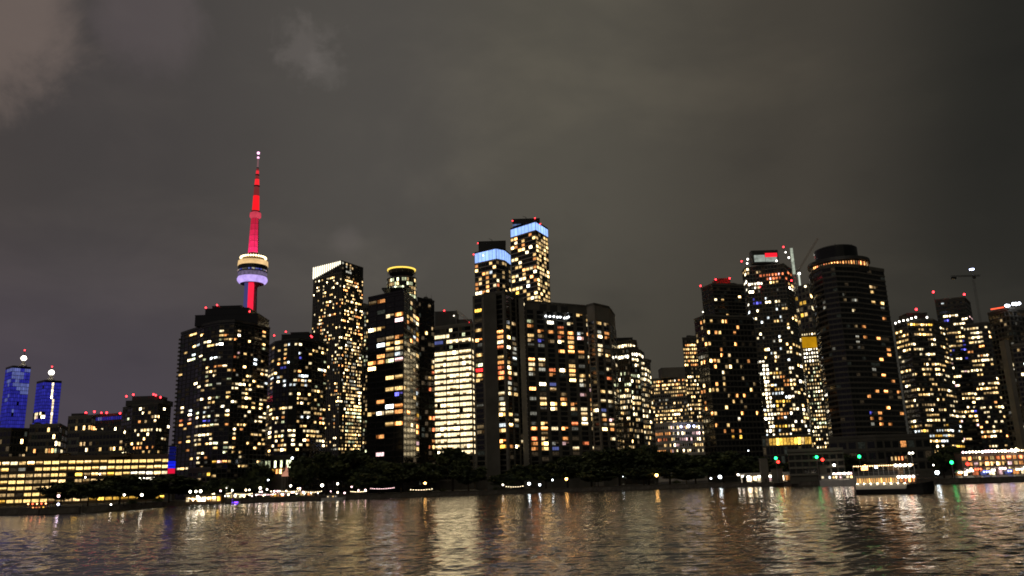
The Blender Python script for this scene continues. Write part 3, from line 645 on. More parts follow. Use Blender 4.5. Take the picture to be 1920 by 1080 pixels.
crown_tower('tallest tower of the centre, square, with an ice blue crown and pale floor bands',
    [(957, 441, 1190), (1004, 432, 1155), (1027, 445, 1195)], [(957, 425, 1190), (1004, 415, 1155), (1027, 428, 1195)], (1004, 414, 1155), (7, 5), 56,
    ('penthouse', 961, 1012, 411, 1168, 25, None, blackglass), [(961, 414, 1165, 1.1), (1003, 409, 1165, 1.1), (1013, 420, 1165, 1.1)],
    [(1005, 440, 1040, 600, .72, 'SSSdy'), (950, 430, 1006, 600, .16, 'yow')], L_(860, 390, 3.484, '370 165 y,480 180 o,490 205 y,355 215 y,415 215 y,360 250 y,410 285 o,440 295 w,500 310 y,500 330 y,490 345 o,495 375 o,365 335 y,415 360 w,370 400 y,370 445 w,420 400 o,420 430 y,420 460 y,365 490 y,450 500 c,510 475 o,375 555 Y,450 570 y,505 540 y,510 560 y,510 590 w,450 590 y'))
# --- the big waterfront hotel
B = Building('hotel_building', 'broad concrete slab hotel with blank pier at its west end and scattered orange rooms', 'hotel', (985, 565, 605))
l1 = L_(880, 540, 6, '132 272 Y,110 500 y,110 560 o,115 620 c,100 670 D,118 735 y,120 840 g,120 900 R,120 1010 y,125 1060 w,340 510 o,340 570 o,340 625 w,335 685 r,345 795 y,348 855 o,350 910 r,352 965 r,352 1025 o,440 580 y,445 640 w,490 600 d,490 655 d,448 810 y,440 870 w,450 980 y,455 1030 r,530 950 w,500 760 D,535 790 c,510 555 D,490 380 d')
l1 += L_(880, 700, 6, '125 50 y,125 105 y,350 65 o,358 240 w,355 300 D,360 350 w,365 415 w,365 478 y,370 595 c,370 655 y,375 775 o,375 840 Y,460 250 w,550 210 y,510 190 D,550 160 D,470 480 y,475 600 y,475 840 o,570 790 w,570 845 w,560 600 D,515 545 w,560 490 D,100 600 d,110 640 d,130 345 D')
B.volume([(886.5, 551, 604), (945, 547, 588), (977, 557, 612)], nf=35, cols=(3, 3), zb=LAND + 9, cap=1.5, body=concrete_dark, slab=concrete_dark, so=.25, st=.75, pier=concrete, pw=1.6, po=.5, wf=.66, hf=.66, panes=3, lit=l1, faint=.1, reg=[(946, 600, 980, 860, .12, 'dDyw')], depth=None, skip={(0, 1)}, snap=9)
# blank concrete shaft running to the ground
p0, p1 = at(906, 640, 590), at(931, 640, 590); b = MB(); z1 = at(918, 549, 590).z
b.box(p0.x - B.o.x + 1.2, p1.x - B.o.x + .6, 586 - B.o.y, 594 - B.o.y, -1, z1 - B.o.z - .3, concrete_dark); b.build('stair_shaft', B.root)
l2 = L_(880, 540, 6, '645 352 g,645 440 o,652 548 y,655 605 d,675 640 D,770 505 o,770 553 d,770 608 b,775 660 D,885 512 o,865 565 o,885 625 d,998 465 r,998 520 o,985 565 r,1002 632 w,1012 732 o,1112 530 o,1130 580 o,1120 632 y,1120 685 o,1125 735 o,1213 330 y,1220 490 c,1215 590 p,1235 745 o,1325 350 y,1327 410 w,1333 500 o,1335 595 D,1345 650 D,1330 705 D,880 375 W,1102 388 w,660 815 o,660 870 w,785 820 w,775 865 d,788 925 D,905 935 r,908 985 o,1020 940 w,1132 890 y,1137 945 o,1145 995 y,1142 1050 y,1245 895 D,1250 1005 y,1245 1050 w,1352 800 w,1355 855 o,1363 1010 y,655 975 D,790 1075 y,910 1078 b')
l2 += L_(880, 700, 6, '795 130 w,912 130 C,915 185 d,678 182 o,680 285 D,800 290 d,803 348 y,815 405 D,922 352 y,925 408 w,1040 240 d,1040 300 o,1042 355 y,1157 355 o,1160 410 d,1240 155 D,1265 250 p,1372 155 w,1372 205 p,1380 312 o,1383 362 y,1385 415 o,1388 465 W,1393 520 y,1273 415 w,1280 520 w,1280 578 w,1275 470 d,718 465 D,690 570 D,692 620 o,812 572 y,815 630 o,820 685 d,932 630 w,1050 630 o,1168 572 r,700 740 r,702 795 o,703 855 o,820 740 d,822 797 y,825 850 y,1060 740 o,1062 795 p,930 795 D,965 855 C,1180 855 w,1297 797 r,1390 855 w,1400 630 d,795 940 d')
B.volume([(983, 564, 606), (1112, 577, 634)], nf=34, cols=(7,), zb=LAND + 8, cap=6.5, body=concrete_dark, slab=concrete_dark, so=.3, st=.8, pier=concrete_dark, pw=1.7, po=.45, wf=.64, hf=.68, panes=3, lit=l2, faint=.1, reg=[(985, 650, 1110, 850, .05, 'dD')], depth=18, snap=9, parapet=.5)
sb = MB()
for k in range(3):
    q = at(1018 + k * 20, 577 + k * 1.5, 608 + k * 4) - B.o; b = MB(); b.box(-2.8, 2.8, -.2, .6, -3, 2.4, blackglass); b.box(-3, 3, -.25, .62, 2.403, 2.7, concrete_dark); b.build('louvre_panel', B.root, (q.x, q.y - 1.2, q.z))
for zx, zy in ((860, 320), (905, 325), (950, 325), (990, 332), (1022, 332), (1070, 342), (1095, 340), (1115, 330)):
    q = at(880 + zx / 6, 540 + zy / 6, 606 + (zx - 640) * .038) - B.o; b = MB(); b.ball((0, 0, 0), .8, glow('sign_lamp', (.9, .95, 1), 5), 8, 5); b.tube((0, 0, 0), (0, 2.5, .4), .12, .12, 4, black_paint); b.build('roof_light', B.root, (q.x, q.y - 1.6, q.z))
p0, p1 = at(974.5, 640, 604), at(984.5, 640, 604); b = MB(); b.box(p0.x - B.o.x, p1.x - B.o.x, 601.5 - B.o.y, 616 - B.o.y, -1, at(980, 560, 604).z - B.o.z, concrete); b.build('stair_shaft', B.root)
l3 = L_(880, 540, 6, '1435 415 y,1505 405 d,1560 420 d,1440 500 D,1508 500 o,1445 550 w,1512 550 o,1450 650 w,1440 755 w,1510 700 w,1580 765 y,1590 920 w,1595 1005 r')
l3 += L_(880, 700, 6, '1480 205 y,1490 305 w,1560 305 w,1560 355 D,1497 415 C,1495 468 w,1498 525 o,1570 520 p,1510 580 D,1578 575 d,1510 632 y,1580 632 o,1600 735 w,1650 220 w,1615 210 w')
B.volume([(1100, 578, 628), (1114, 571, 622), (1141, 572, 636), (1152, 580, 672)], top=(1114, 570, 622), nf=33, cols=(1, 2, 2), zb=LAND + 8, cap=13, body=concrete, slab=concrete_dark, so=.2, st=.7, pier=concrete, pw=1.3, po=.4, wf=.66, hf=.66, panes=2, lit=l3, faint=.1, reg=[(1110, 640, 1160, 840, .10, 'dDyw')], depth=20, snap=10)
B.done()
# --- terraced rounded building
B = Building('office_building', 'dark terraced building with a rounded stepped shoulder and white lit floors', 'building', (1178, 640, 690))
mr = [(1148, 644, 1190, 654, .95, 'w'), (1148, 662, 1205, 671, .9, 'wW'), (1185, 670, 1225, 715, .5, 'ww'), (1148, 674, 1185, 708, .06, 'g'), (1148, 705, 1225, 745, .55, 'wwSg'), (1148, 745, 1225, 840, .5, 'wwySd')]
k = dict(body=darkpanel, slab=concrete_dark, so=.35, st=.8, pier=concrete_dark, pw=.4, po=.25, wf=.8, hf=.55, panes=1, reg=mr, run=.15)
B.volume([(1149, 643, 702), (1180, 639, 692), (1194, 644, 706)], nf=24, cols=(9, 4), cap=1.5, **k)
B.volume([(1179, 653, 686), (1200, 655, 694), (1207, 660, 714)], top=(1190, 655, 686), nf=23, cols=(5, 3), cap=1.5, **k)
B.volume([(1198, 671, 690), (1211, 676, 700), (1219, 686, 724)], top=(1205, 672, 690), nf=22, cols=(4, 4), cap=1.5, **k)
B.box('penthouse', 1152, 1186, 634.5, 700, 14, mat=blackglass); B.done()
# --- hazy background offices
block('office_building', 'distant pale office block with fine rows of amber windows and a flat grey top',
      [(1217, 712, 1330), (1302, 705, 1300)], 26, (22,), [(1217, 712, 1305, 742, .75, 'yoSS'), (1217, 742, 1305, 765, .4, 'SDd'), (1217, 765, 1305, 786, .7, 'yySw'), (1210, 786, 1305, 850, .5, 'ySd')], body=concrete, slab=concrete, so=.3, st=1.3, pier=concrete, pw=.6, panes=1,
      boxes=[('penthouse', 1240, 1296, 690, 1310, 30, None, concrete)], wf=.75, hf=.5, lit=[(1264, 707, 'W')])
block('office_building', 'low distant block with pinkish facade and bluish white roof lamps',
      [(1228, 800, 1000), (1256, 793, 985), (1327, 789, 1000)], 9, (8, 18), [(1225, 812, 1260, 850, .45, 'oorS'), (1250, 786, 1330, 850, .55, 'wwpS')], body=pale, slab=pale, pier=pale, panes=1,
      beacons=[(1277, 800, 978, 1.5, glow('roof_lamp_blue', (.55, .6, 1), 6)), (1291, 799, 978, 2.0, MATS['roof_lamp_blue']), (1301, 799, 978, 1.5, MATS['roof_lamp_blue'])], wf=.7, hf=.5)
block('office_tower', 'narrow far tower covered in small amber lights, beside the dark stepped tower',
      [(1279, 634, 1080), (1314, 628, 1080)], 34, (9,), [(1275, 645, 1330, 690, .85, 'SyoS'), (1275, 690, 1330, 705, .3, 'd'), (1275, 705, 1340, 860, .75, 'ySSw')], body=darkpanel, panes=1, wf=.7, hf=.5)
# --- dark stepped tower
B = Building('apartment_tower', 'dark stepped tower with dim orange windows and red beacons left of the unfinished tower', 'tower', (1350, 595, 650))
pl = L_(1290, 510, 3.27, '70 295 o,95 295 y,170 165 w,210 160 y,310 158 y,240 285 y,242 312 o,205 318 y,180 355 o,295 365 o,185 380 y,60 382 d,120 370 y,95 400 y,70 435 y,98 430 o,128 425 y,195 490 o,197 520 o,197 548 y,140 532 y,105 540 o,85 545 y,230 565 d,265 570 y,370 530 d,370 558 o,330 590 d,212 632 w,213 660 d,215 687 y,185 690 o,335 648 d,100 680 y,105 735 o,130 735 y,105 790 o,110 825 o,295 768 o,290 800 y,355 765 o,250 770 d,388 733 y,232 832 y,150 875 o,165 878 y,310 890 W,165 930 o,245 950 y,232 978 o,275 978 o,320 978 o,278 1005 Y,322 1005 Y,350 820 d')
B.volume([(1302, 599, 668), (1322, 592, 650), (1412, 592, 662)], top=(1322, 592, 650), nf=27, cols=(4, 13), body=darkpanel, slab=concrete_dark, so=.5, st=.7, pier=darkpanel, pw=.4, wf=.66, hf=.6, lit=pl, faint=.08, reg=[(1300, 590, 1350, 830, .12, 'oyd'), (1350, 590, 1430, 790, .04, 'od')], depth=30, snap=9)
zt = B.ztop
B.volume([(1315, 537, 676), (1336, 533, 660), (1394, 536, 668)], z0=zt, top=(1336, 533, 660), nf=8, zb=zt + 1, cols=(3, 9), body=darkpanel, slab=concrete_dark, so=.5, st=.6, pier=darkpanel, pw=.4, wf=.72, hf=.6, lit=pl, reg=[], depth=22, snap=9)
B.box('penthouse', 1342, 1369, 523, 668, 12, mat=red_paint)
for px, py in ((1313.5, 536), (1342, 524), (1368, 522), (1361, 533)): B.beacon(px, py, 664, .9)
B.beacon(1318, 585, 662, .6, glow('roof_lamp', (1, .9, .7), 4)); B.done()
# --- tower under construction with sign box and hoist
B = Building('construction_tower', 'unfinished tower with white work lights, red sign on top and a hoist up its side', 'tower', (1440, 500, 750))
ql = []
for yy in range(676, 702, 6): ql += [(x + (yy - 676) * .1, yy, 'W') for x in (1414, 1421, 1428, 1434)]
for yy in range(704, 815, 6): ql += [(x + (yy - 676) * .11, yy, 'w' if yy % 4 else 'W') for x in (1414, 1421, 1428, 1435)]
B.volume([(1391, 502, 770), (1398, 499, 752), (1468, 495, 742), (1484, 503, 768)], top=(1468, 494, 742), nf=52, cols=(2, 12, 3), cap=.5, body=darkpanel, slab=concrete, so=.55, st=.55, pier=concrete_dark, pw=.5, po=.3, wf=.74, hf=.62, panes=1, lit=ql, snap=8,
         reg=[(1390, 495, 1425, 515, .5, 'wyd'), (1425, 510, 1490, 530, .5, 'yrp'), (1390, 528, 1425, 538, .9, 'WW'), (1390, 538, 1430, 560, .25, 'DdW'), (1390, 560, 1425, 640, .28, 'wWcb'), (1420, 538, 1480, 640, .20, 'ywcD'), (1430, 640, 1480, 830, .33, 'yywYoc'), (1470, 500, 1520, 830, .3, 'ywW'), (1390, 500, 1530, 830, .05, 'dw')], run=.2, parapet=.3)
p0, p1 = at(1411, 492, 744), at(1460, 487, 744); z0, z1 = at(1436, 493, 744).z, at(1436, 469, 744).z
b = MB(); b.box(p0.x - B.o.x, p1.x - B.o.x, 744 - B.o.y, 752 - B.o.y, z0 - B.o.z, z1 - B.o.z, darkpanel); sb_ = b.build('sign_box', B.root)
xm = (p0.x + p1.x) / 2
b = MB(); b.box(p0.x - B.o.x + 2.0, xm - B.o.x - .3, 743.7 - B.o.y, 744 - B.o.y, z0 + 1.4 - B.o.z, z0 + 8 - B.o.z, glow('sign_white', (.72, .80, .70), .40, vary=.5, nscale=.3)); b.build('sign_panel', sb_)
b = MB(); b.box(xm - B.o.x + .1, p1.x - B.o.x - 1.6, 743.7 - B.o.y, 744 - B.o.y, z0 + 1.2 - B.o.z, z0 + 5.6 - B.o.z, MATS['sign_white']); b.build('sign_panel', sb_)
b = MB(); b.box(xm - B.o.x + .1, p1.x - B.o.x - 1.2, 743.5 - B.o.y, 744 - B.o.y, z0 + 5.8 - B.o.z, z0 + 9.6 - B.o.z, glow('sign_red', (1, .015, .03), 1.4)); b.build('red_sign', sb_)
for px, py, r, mt in ((1402, 486, .9, 'W'), (1401, 494, .8, 'W'), (1456, 489, .8, 'W'), (1473, 473, .7, 'W')): B.beacon(px, py, 742, r, glow('work_lamp', (1, .95, .85), 6))
for px, py in ((1390.5, 490), (1425, 538)): B.beacon(px, py, 741, .9)
# lattice hoist mast
def lattice(mb, a, c, w, n, r, mat):
    a, c = Vector(a), Vector(c); d = (c - a).normalized(); u = d.cross(Vector((0, 1, 0))); u = u.normalized() if u.length > .1 else Vector((1, 0, 0)); v = d.cross(u)
    cs = [u * (w/2) + v * (w/2), u * (w/2) - v * (w/2), -u * (w/2) - v * (w/2), -u * (w/2) + v * (w/2)]
    for q in cs: mb.tube(a + q, c + q, r, r, 4, mat, False)
    for i in range(n):
        p, q = a.lerp(c, i / n), a.lerp(c, (i + 1) / n)
        for j in range(4):
            k2 = (j + 1) % 4; mb.tube(p + cs[j], q + cs[k2], r * .6, r * .6, 3, mat, False); mb.tube(p + cs[j], p + cs[k2], r * .6, r * .6, 3, mat, False)
q = at(1484, 470, 752) - B.o; b = MB(); lattice(b, (q.x, q.y, 0), (q.x, q.y, q.z), 2.6, 60, .22, steel); b.build('hoist_mast', B.root)
q2 = at(1487, 500, 752) - B.o; b = MB(); b.box(-1.2, 1.2, -2.2, -1.4, -8, 18, glow('hoist_light', (.85, .95, .75), .45, vary=.6, nscale=.3)); b.build('hoist_cage', B.root, (q2.x - .5, q2.y - .5, q2.z))
for px, py, r in ((1469, 463, 1.0), (1484, 526, 1.0)): B.beacon(px, py, 748, r)
B.beacon(1479, 483, 749, .9, MATS['work_lamp']); B.done()
# --- concrete core with luffing crane behind
B = Building('concrete_core', 'raw concrete lift core rising beside the unfinished tower', 'tower', (1500, 540, 860))
B.volume([(1487, 538, 870), (1516, 533, 850), (1526, 540, 880)], nf=30, cols=(4, 2), body=concrete, slab=concrete_dark, so=.4, st=.6, pier=concrete, pw=.8, reg=[(1480, 560, 1510, 600, .3, 'yYw'), (1480, 530, 1550, 860, .12, 'yw')], panes=1)
B.beacon(1510, 537, 848, 1.1, glow('work_lamp_warm', (1, .85, .5), 6)); B.done()
p = at(1496.5, 512, 862); t = thing('tower_crane', 'luffing crane with a raised thin boom and lit mast above the concrete core', 'crane', (p.x, p.y, B.ztop))
zt = p.z - B.ztop
b = MB(); lattice(b, (0, 0, 0), (0, 0, zt), 2.4, 8, .22, steel); b.build('mast', t)
b = MB(); b.box(-2, 2, -1.6, 1.6, zt, zt + 2.6, darkpanel); b.box(-7, -2, -1.2, 1.2, zt + .2, zt + 1.8, darkpanel); b.build('cab', t)
q = at(1534, 446, 862); b = MB(); lattice(b, (0, 0, zt + 2), (q.x - p.x, 0, q.z - B.ztop), 1.9, 22, .32, pale); b.build('boom', t)
b = MB(); b.ball((.5, -1.8, zt - 1.0), 1.4, MATS['work_lamp'], 8, 5); b.build('work_lamp', t)
b = MB(); b.box(-.9, .9, -1.7, -1.4, 1.5, zt - 2, glow('mast_light', (.9, .95, .8), .8)); b.build('glow_strip', t)
# --- dotted strip tower with amber sign
B = Building('office_tower', 'narrow tower dotted with rows of white lamps under a plain amber sign panel', 'tower', (1512, 625, 716))
B.volume([(1501, 624, 722), (1530, 620, 716)], nf=36, cols=(6,), cap=.8, body=darkpanel, slab=concrete_dark, so=.2, st=.9, pier=concrete_dark, pw=.9, wf=.6, hf=.5, panes=1, reg=[(1490, 618, 1535, 631, .97, 'w'), (1490, 631, 1540, 652, 0, 'd'), (1490, 652, 1545, 678, .96, 'WWw'), (1490, 678, 1570, 800, .8, 'wSgS'), (1490, 800, 1570, 860, .6, 'yw')])
p0, p1 = at(1505, 652, 714), at(1532, 652, 714); b = MB(); b.box(p0.x - B.o.x, p1.x - B.o.x, 713.2 - B.o.y, 714.4 - B.o.y, at(1517, 652, 714).z - B.o.z, at(1517, 632, 714).z - B.o.z, glow('sign_amber', (1, .48, .01), .45, vary=.25, nscale=.15)); b.build('amber_sign', B.root); B.done()
# --- dark round-fronted hotel tower with lit restaurant ring
B = Building('hotel_tower', 'dark banded tower with a round top ringed by glowing restaurant windows', 'tower', (1590, 500, 585))
sl = L_(1500, 430, 2.16, '98 293 D,182 270 D,185 292 d,212 285 D,235 282 D,290 230 d,308 232 d,290 255 y,293 297 y,328 296 y,335 317 D,220 328 w,343 362 o,228 395 d,265 390 o,236 437 D,270 435 o,312 432 o,240 462 D,245 485 D,362 478 o,363 498 o,328 523 o,338 592 o,385 613 o,275 667 o,310 665 o,350 662 o,397 660 o,397 685 d,288 740 b,323 735 o,362 733 o,290 763 o,322 762 o,292 785 D,328 784 o,368 782 o,407 756 o,295 572 D')
B.volume([(1517, 503, 624), (1523, 502, 604), (1540, 500, 590), (1565, 498, 584), (1600, 497, 588), (1655, 496, 606)], top=(1565, 496, 584), nf=38, cols=(2, 3, 3, 5, 7), cap=1.2, body=darkpanel, slab=concrete_dark, so=.55, st=1.15, pier=darkpanel, pw=.3, po=.12, wf=.9, hf=.55, panes=2, lit=sl, faint=.06, reg=[(1510, 500, 1720, 830, .008, 'D')], depth=38, snap=11)
c = at(1575, 498, 609); rr = 57 * 605 / FPX; zr0, zr1 = at(1575, 500, 588).z, at(1575, 480, 588).z
o = Vector((c.x - B.o.x, 612 - B.o.y, 0))
b = MB(); b.lathe([(rr * .96, zr0 - 3 - B.o.z), (rr, zr0 - B.o.z), (rr, zr0 + 1.0 - B.o.z), (rr * .94, zr0 + 1.1 - B.o.z), (rr * .94, zr1 - 2.2 - B.o.z), (rr * 1.01, zr1 - 2.1 - B.o.z), (rr * 1.0, zr1 + .6 - B.o.z), (rr * .9, zr1 + .9 - B.o.z)], 40, darkpanel, o); rd_ = b.build('restaurant_drum', B.root, smooth=False)
wm = None; zz = (zr0 + 1.1 + zr1 - 2.2) / 2; hh = (zr1 - 2.2 - zr0 - 1.1)
for k in range(34):
    t = -PI + PI * (k + .5) / 34; q = Vector((o.x + (rr * .955) * math.cos(t), o.y + (rr * .955) * math.sin(t), zz - B.o.z))
    put('window', window_mesh(1.0, hh * .62, rnd.choice('oorodo'), 1, 0), rd_, q, t + PI / 2)
b = MB(); zc = at(1570, 453, 590).z - B.o.z; b.lathe([(rr * .70, zr1 + .9 - B.o.z), (rr * .70, zc - 1), (rr * .64, zc), (rr * .3, zc + .3)], 32, blackglass, (o.x - 1, o.y, 0)); b.build('roof_drum', B.root)
for dx, hh2 in ((-3, 3.0), (-1.2, 2.2), (6, 1.6), (10, 2.2)):
    b = MB(); b.tube((o.x + dx, o.y - 6, zc), (o.x + dx, o.y - 6, zc + hh2), .3, .2, 5, black_paint); b.build('aerial', B.root)
B.volume([(1553, 826, 560), (1640, 818, 548), (1742, 812, 552)], top=(1640, 818, 548), nf=3, cols=(5, 7), body=concrete_dark, slab=concrete_dark, st=1.2, so=.4, pier=concrete_dark, reg=[(1550, 800, 1760, 880, .03, 'o')], depth=40, panes=2, wallname='podium')
B.done()
# --- towers to the east
B = Building('apartment_tower', 'apartment tower with a string of white lights along its sloping roof edge, red beacon above', 'tower', (1710, 600, 635))
k = dict(body=darkpanel, slab=concrete_dark, so=.4, st=.6, pier=darkpanel, pw=.35, wf=.88, hf=.46, panes=2, run=.3)
B.volume([(1676, 607, 652), (1700, 600, 634), (1748, 598, 640), (1772, 606, 668)], top=(1700, 599, 634), nf=29, cols=(5, 10, 6), reg=[(1700, 600, 1760, 614, .8, 'Yy'), (1670, 614, 1830, 790, .42, 'yywwSd'), (1670, 790, 1830, 870, .5, 'ycwSY')], depth=30, **k)
for px, py in ((1679, 606), (1686, 603), (1694, 601), (1702, 600), (1709, 597), (1717, 595), (1738, 595)): B.beacon(px, py, 630, .75, MATS['work_lamp'], 2)
B.box('penthouse', 1700, 1738, 588, 645, 14); B.beacon(1718, 580, 640, 1.2); B.done()
B = Building('apartment_tower', 'tall dark tower with two red corner beacons and bare top floors near the east edge', 'tower', (1780, 560, 800))
B.volume([(1752, 561, 810), (1808, 558, 800), (1818, 563, 830)], nf=38, cols=(10, 3), reg=[(1740, 565, 1850, 580, .12, 'cw'), (1740, 590, 1890, 840, .42, 'ywwpSSb'), (1740, 555, 1890, 590, .03, 'd')], depth=30, **k)
B.volume([(1806, 612, 776), (1850, 605, 766), (1864, 612, 790)], nf=30, cols=(8, 3), reg=[(1790, 600, 1910, 850, .42, 'yowwS')], depth=26, **k)
for px, py in ((1750, 547.5), (1808, 552)): B.beacon(px, py, 800, 1.4, None, 8)
B.done()
B = Building('construction_tower', 'half built tower on the east edge with white floodlights and a red glowing roof edge', 'tower', (1880, 580, 640))
B.volume([(1852, 586, 652), (1890, 578, 630), (1960, 574, 650)], nf=30, cols=(6, 10), body=darkpanel, slab=concrete_dark, so=.5, st=.6, pier=concrete_dark, pw=.5, wf=.72, hf=.6, panes=1, reg=[(1890, 640, 1960, 860, .22, 'wwcD'), (1850, 600, 1960, 860, .05, 'Dwd')], depth=30)
p0 = at(1858, 580, 640) - B.o; p1 = at(1882, 576, 630) - B.o; b = MB(); b.tube(p0, p1, .45, .45, 6, glow('safety_line', (1, .10, .04), 2.2)); b.build('red_edge_light', B.root)
for px, py, r in ((1887, 573, 1.1), (1891, 573, 1.0), (1900, 570, 1.2), (1905, 570, 1.3), (1911, 569, 1.1)): B.beacon(px, py, 626, r, glow('floodlight', (.85, .88, 1), 12), 3)
p0, p1 = at(1867, 640, 632), at(1884, 640, 626); b = MB(); b.box(p0.x - B.o.x, p1.x - B.o.x, 621 - B.o.y, 628 - B.o.y, -1, at(1875, 640, 628).z - B.o.z, concrete); b.build('concrete_core', B.root); B.done()
block('apartment_tower', 'pale low tower cut by the frame edge in front of the floodlit construction', [(1898, 655, 560), (1960, 640, 545)], 24, (8,), [(1890, 640, 1980, 860, .22, 'ywcS')], body=concrete_dark, slab=concrete)
p = at(1838, 600, 700); t = thing('tower_crane', 'dark tower crane with one bright blue white lamp high in the east sky', 'crane', (p.x, p.y, LAND))
zt = at(1826, 520, 700).z - LAND
b = MB(); lattice(b, (0, 0, -.5), (0, 0, zt), 1.5, 50, .05, darkpanel); b.build('mast', t)
xa, xb = at(1783, 516, 700).x - p.x, at(1838, 518, 700).x - p.x
b = MB(); lattice(b, (xa, 0, zt + 1.5), (xb, 0, zt + 1.5), 1.1, 18, .1, darkpanel); b.build('jib', t)
b = MB(); b.box(xa, xa + 4, -1, 1, zt - 1.2, zt + .8, black_paint); b.build('counterweight', t)
b = MB(); b.box(-1.2, 1.2, -2.4, -1.0, zt - 1.5, zt + .8, darkpanel); b.build('cab', t)
q = at(1822, 505, 700) - Vector((p.x, p.y, LAND)); b = MB(); b.lathe([(.3, -.8), (1.9, -.5), (2.0, .4), (.3, .8)], 12, glow('crane_lamp', (.55, .62, 1), 8), (q.x, 0, q.z)); b.tube((q.x, 0, zt + 1.5), (q.x, 0, q.z), .15, .15, 5, darkpanel); b.build('lamp', t)
# --- low buildings behind the quay
block('podium_building', 'low podium with one row of yellow lit windows under the construction tower', [(1428, 822, 585), (1521, 816, 575)], 3, (14,), [(1420, 815, 1530, 829, .97, 'YYy')], body=concrete_dark, slab=concrete_dark, zb=at(1475, 870, 578).z, cap=.4, panes=2, wf=.9, hf=.8)
block('concrete_building', 'low unlit concrete building with two pale ledges behind the quay lights', [(1476, 848, 480), (1580, 842, 474)], 3, (8,), [], body=concrete_dark, slab=concrete, st=.9, so=.8, pier=concrete_dark)

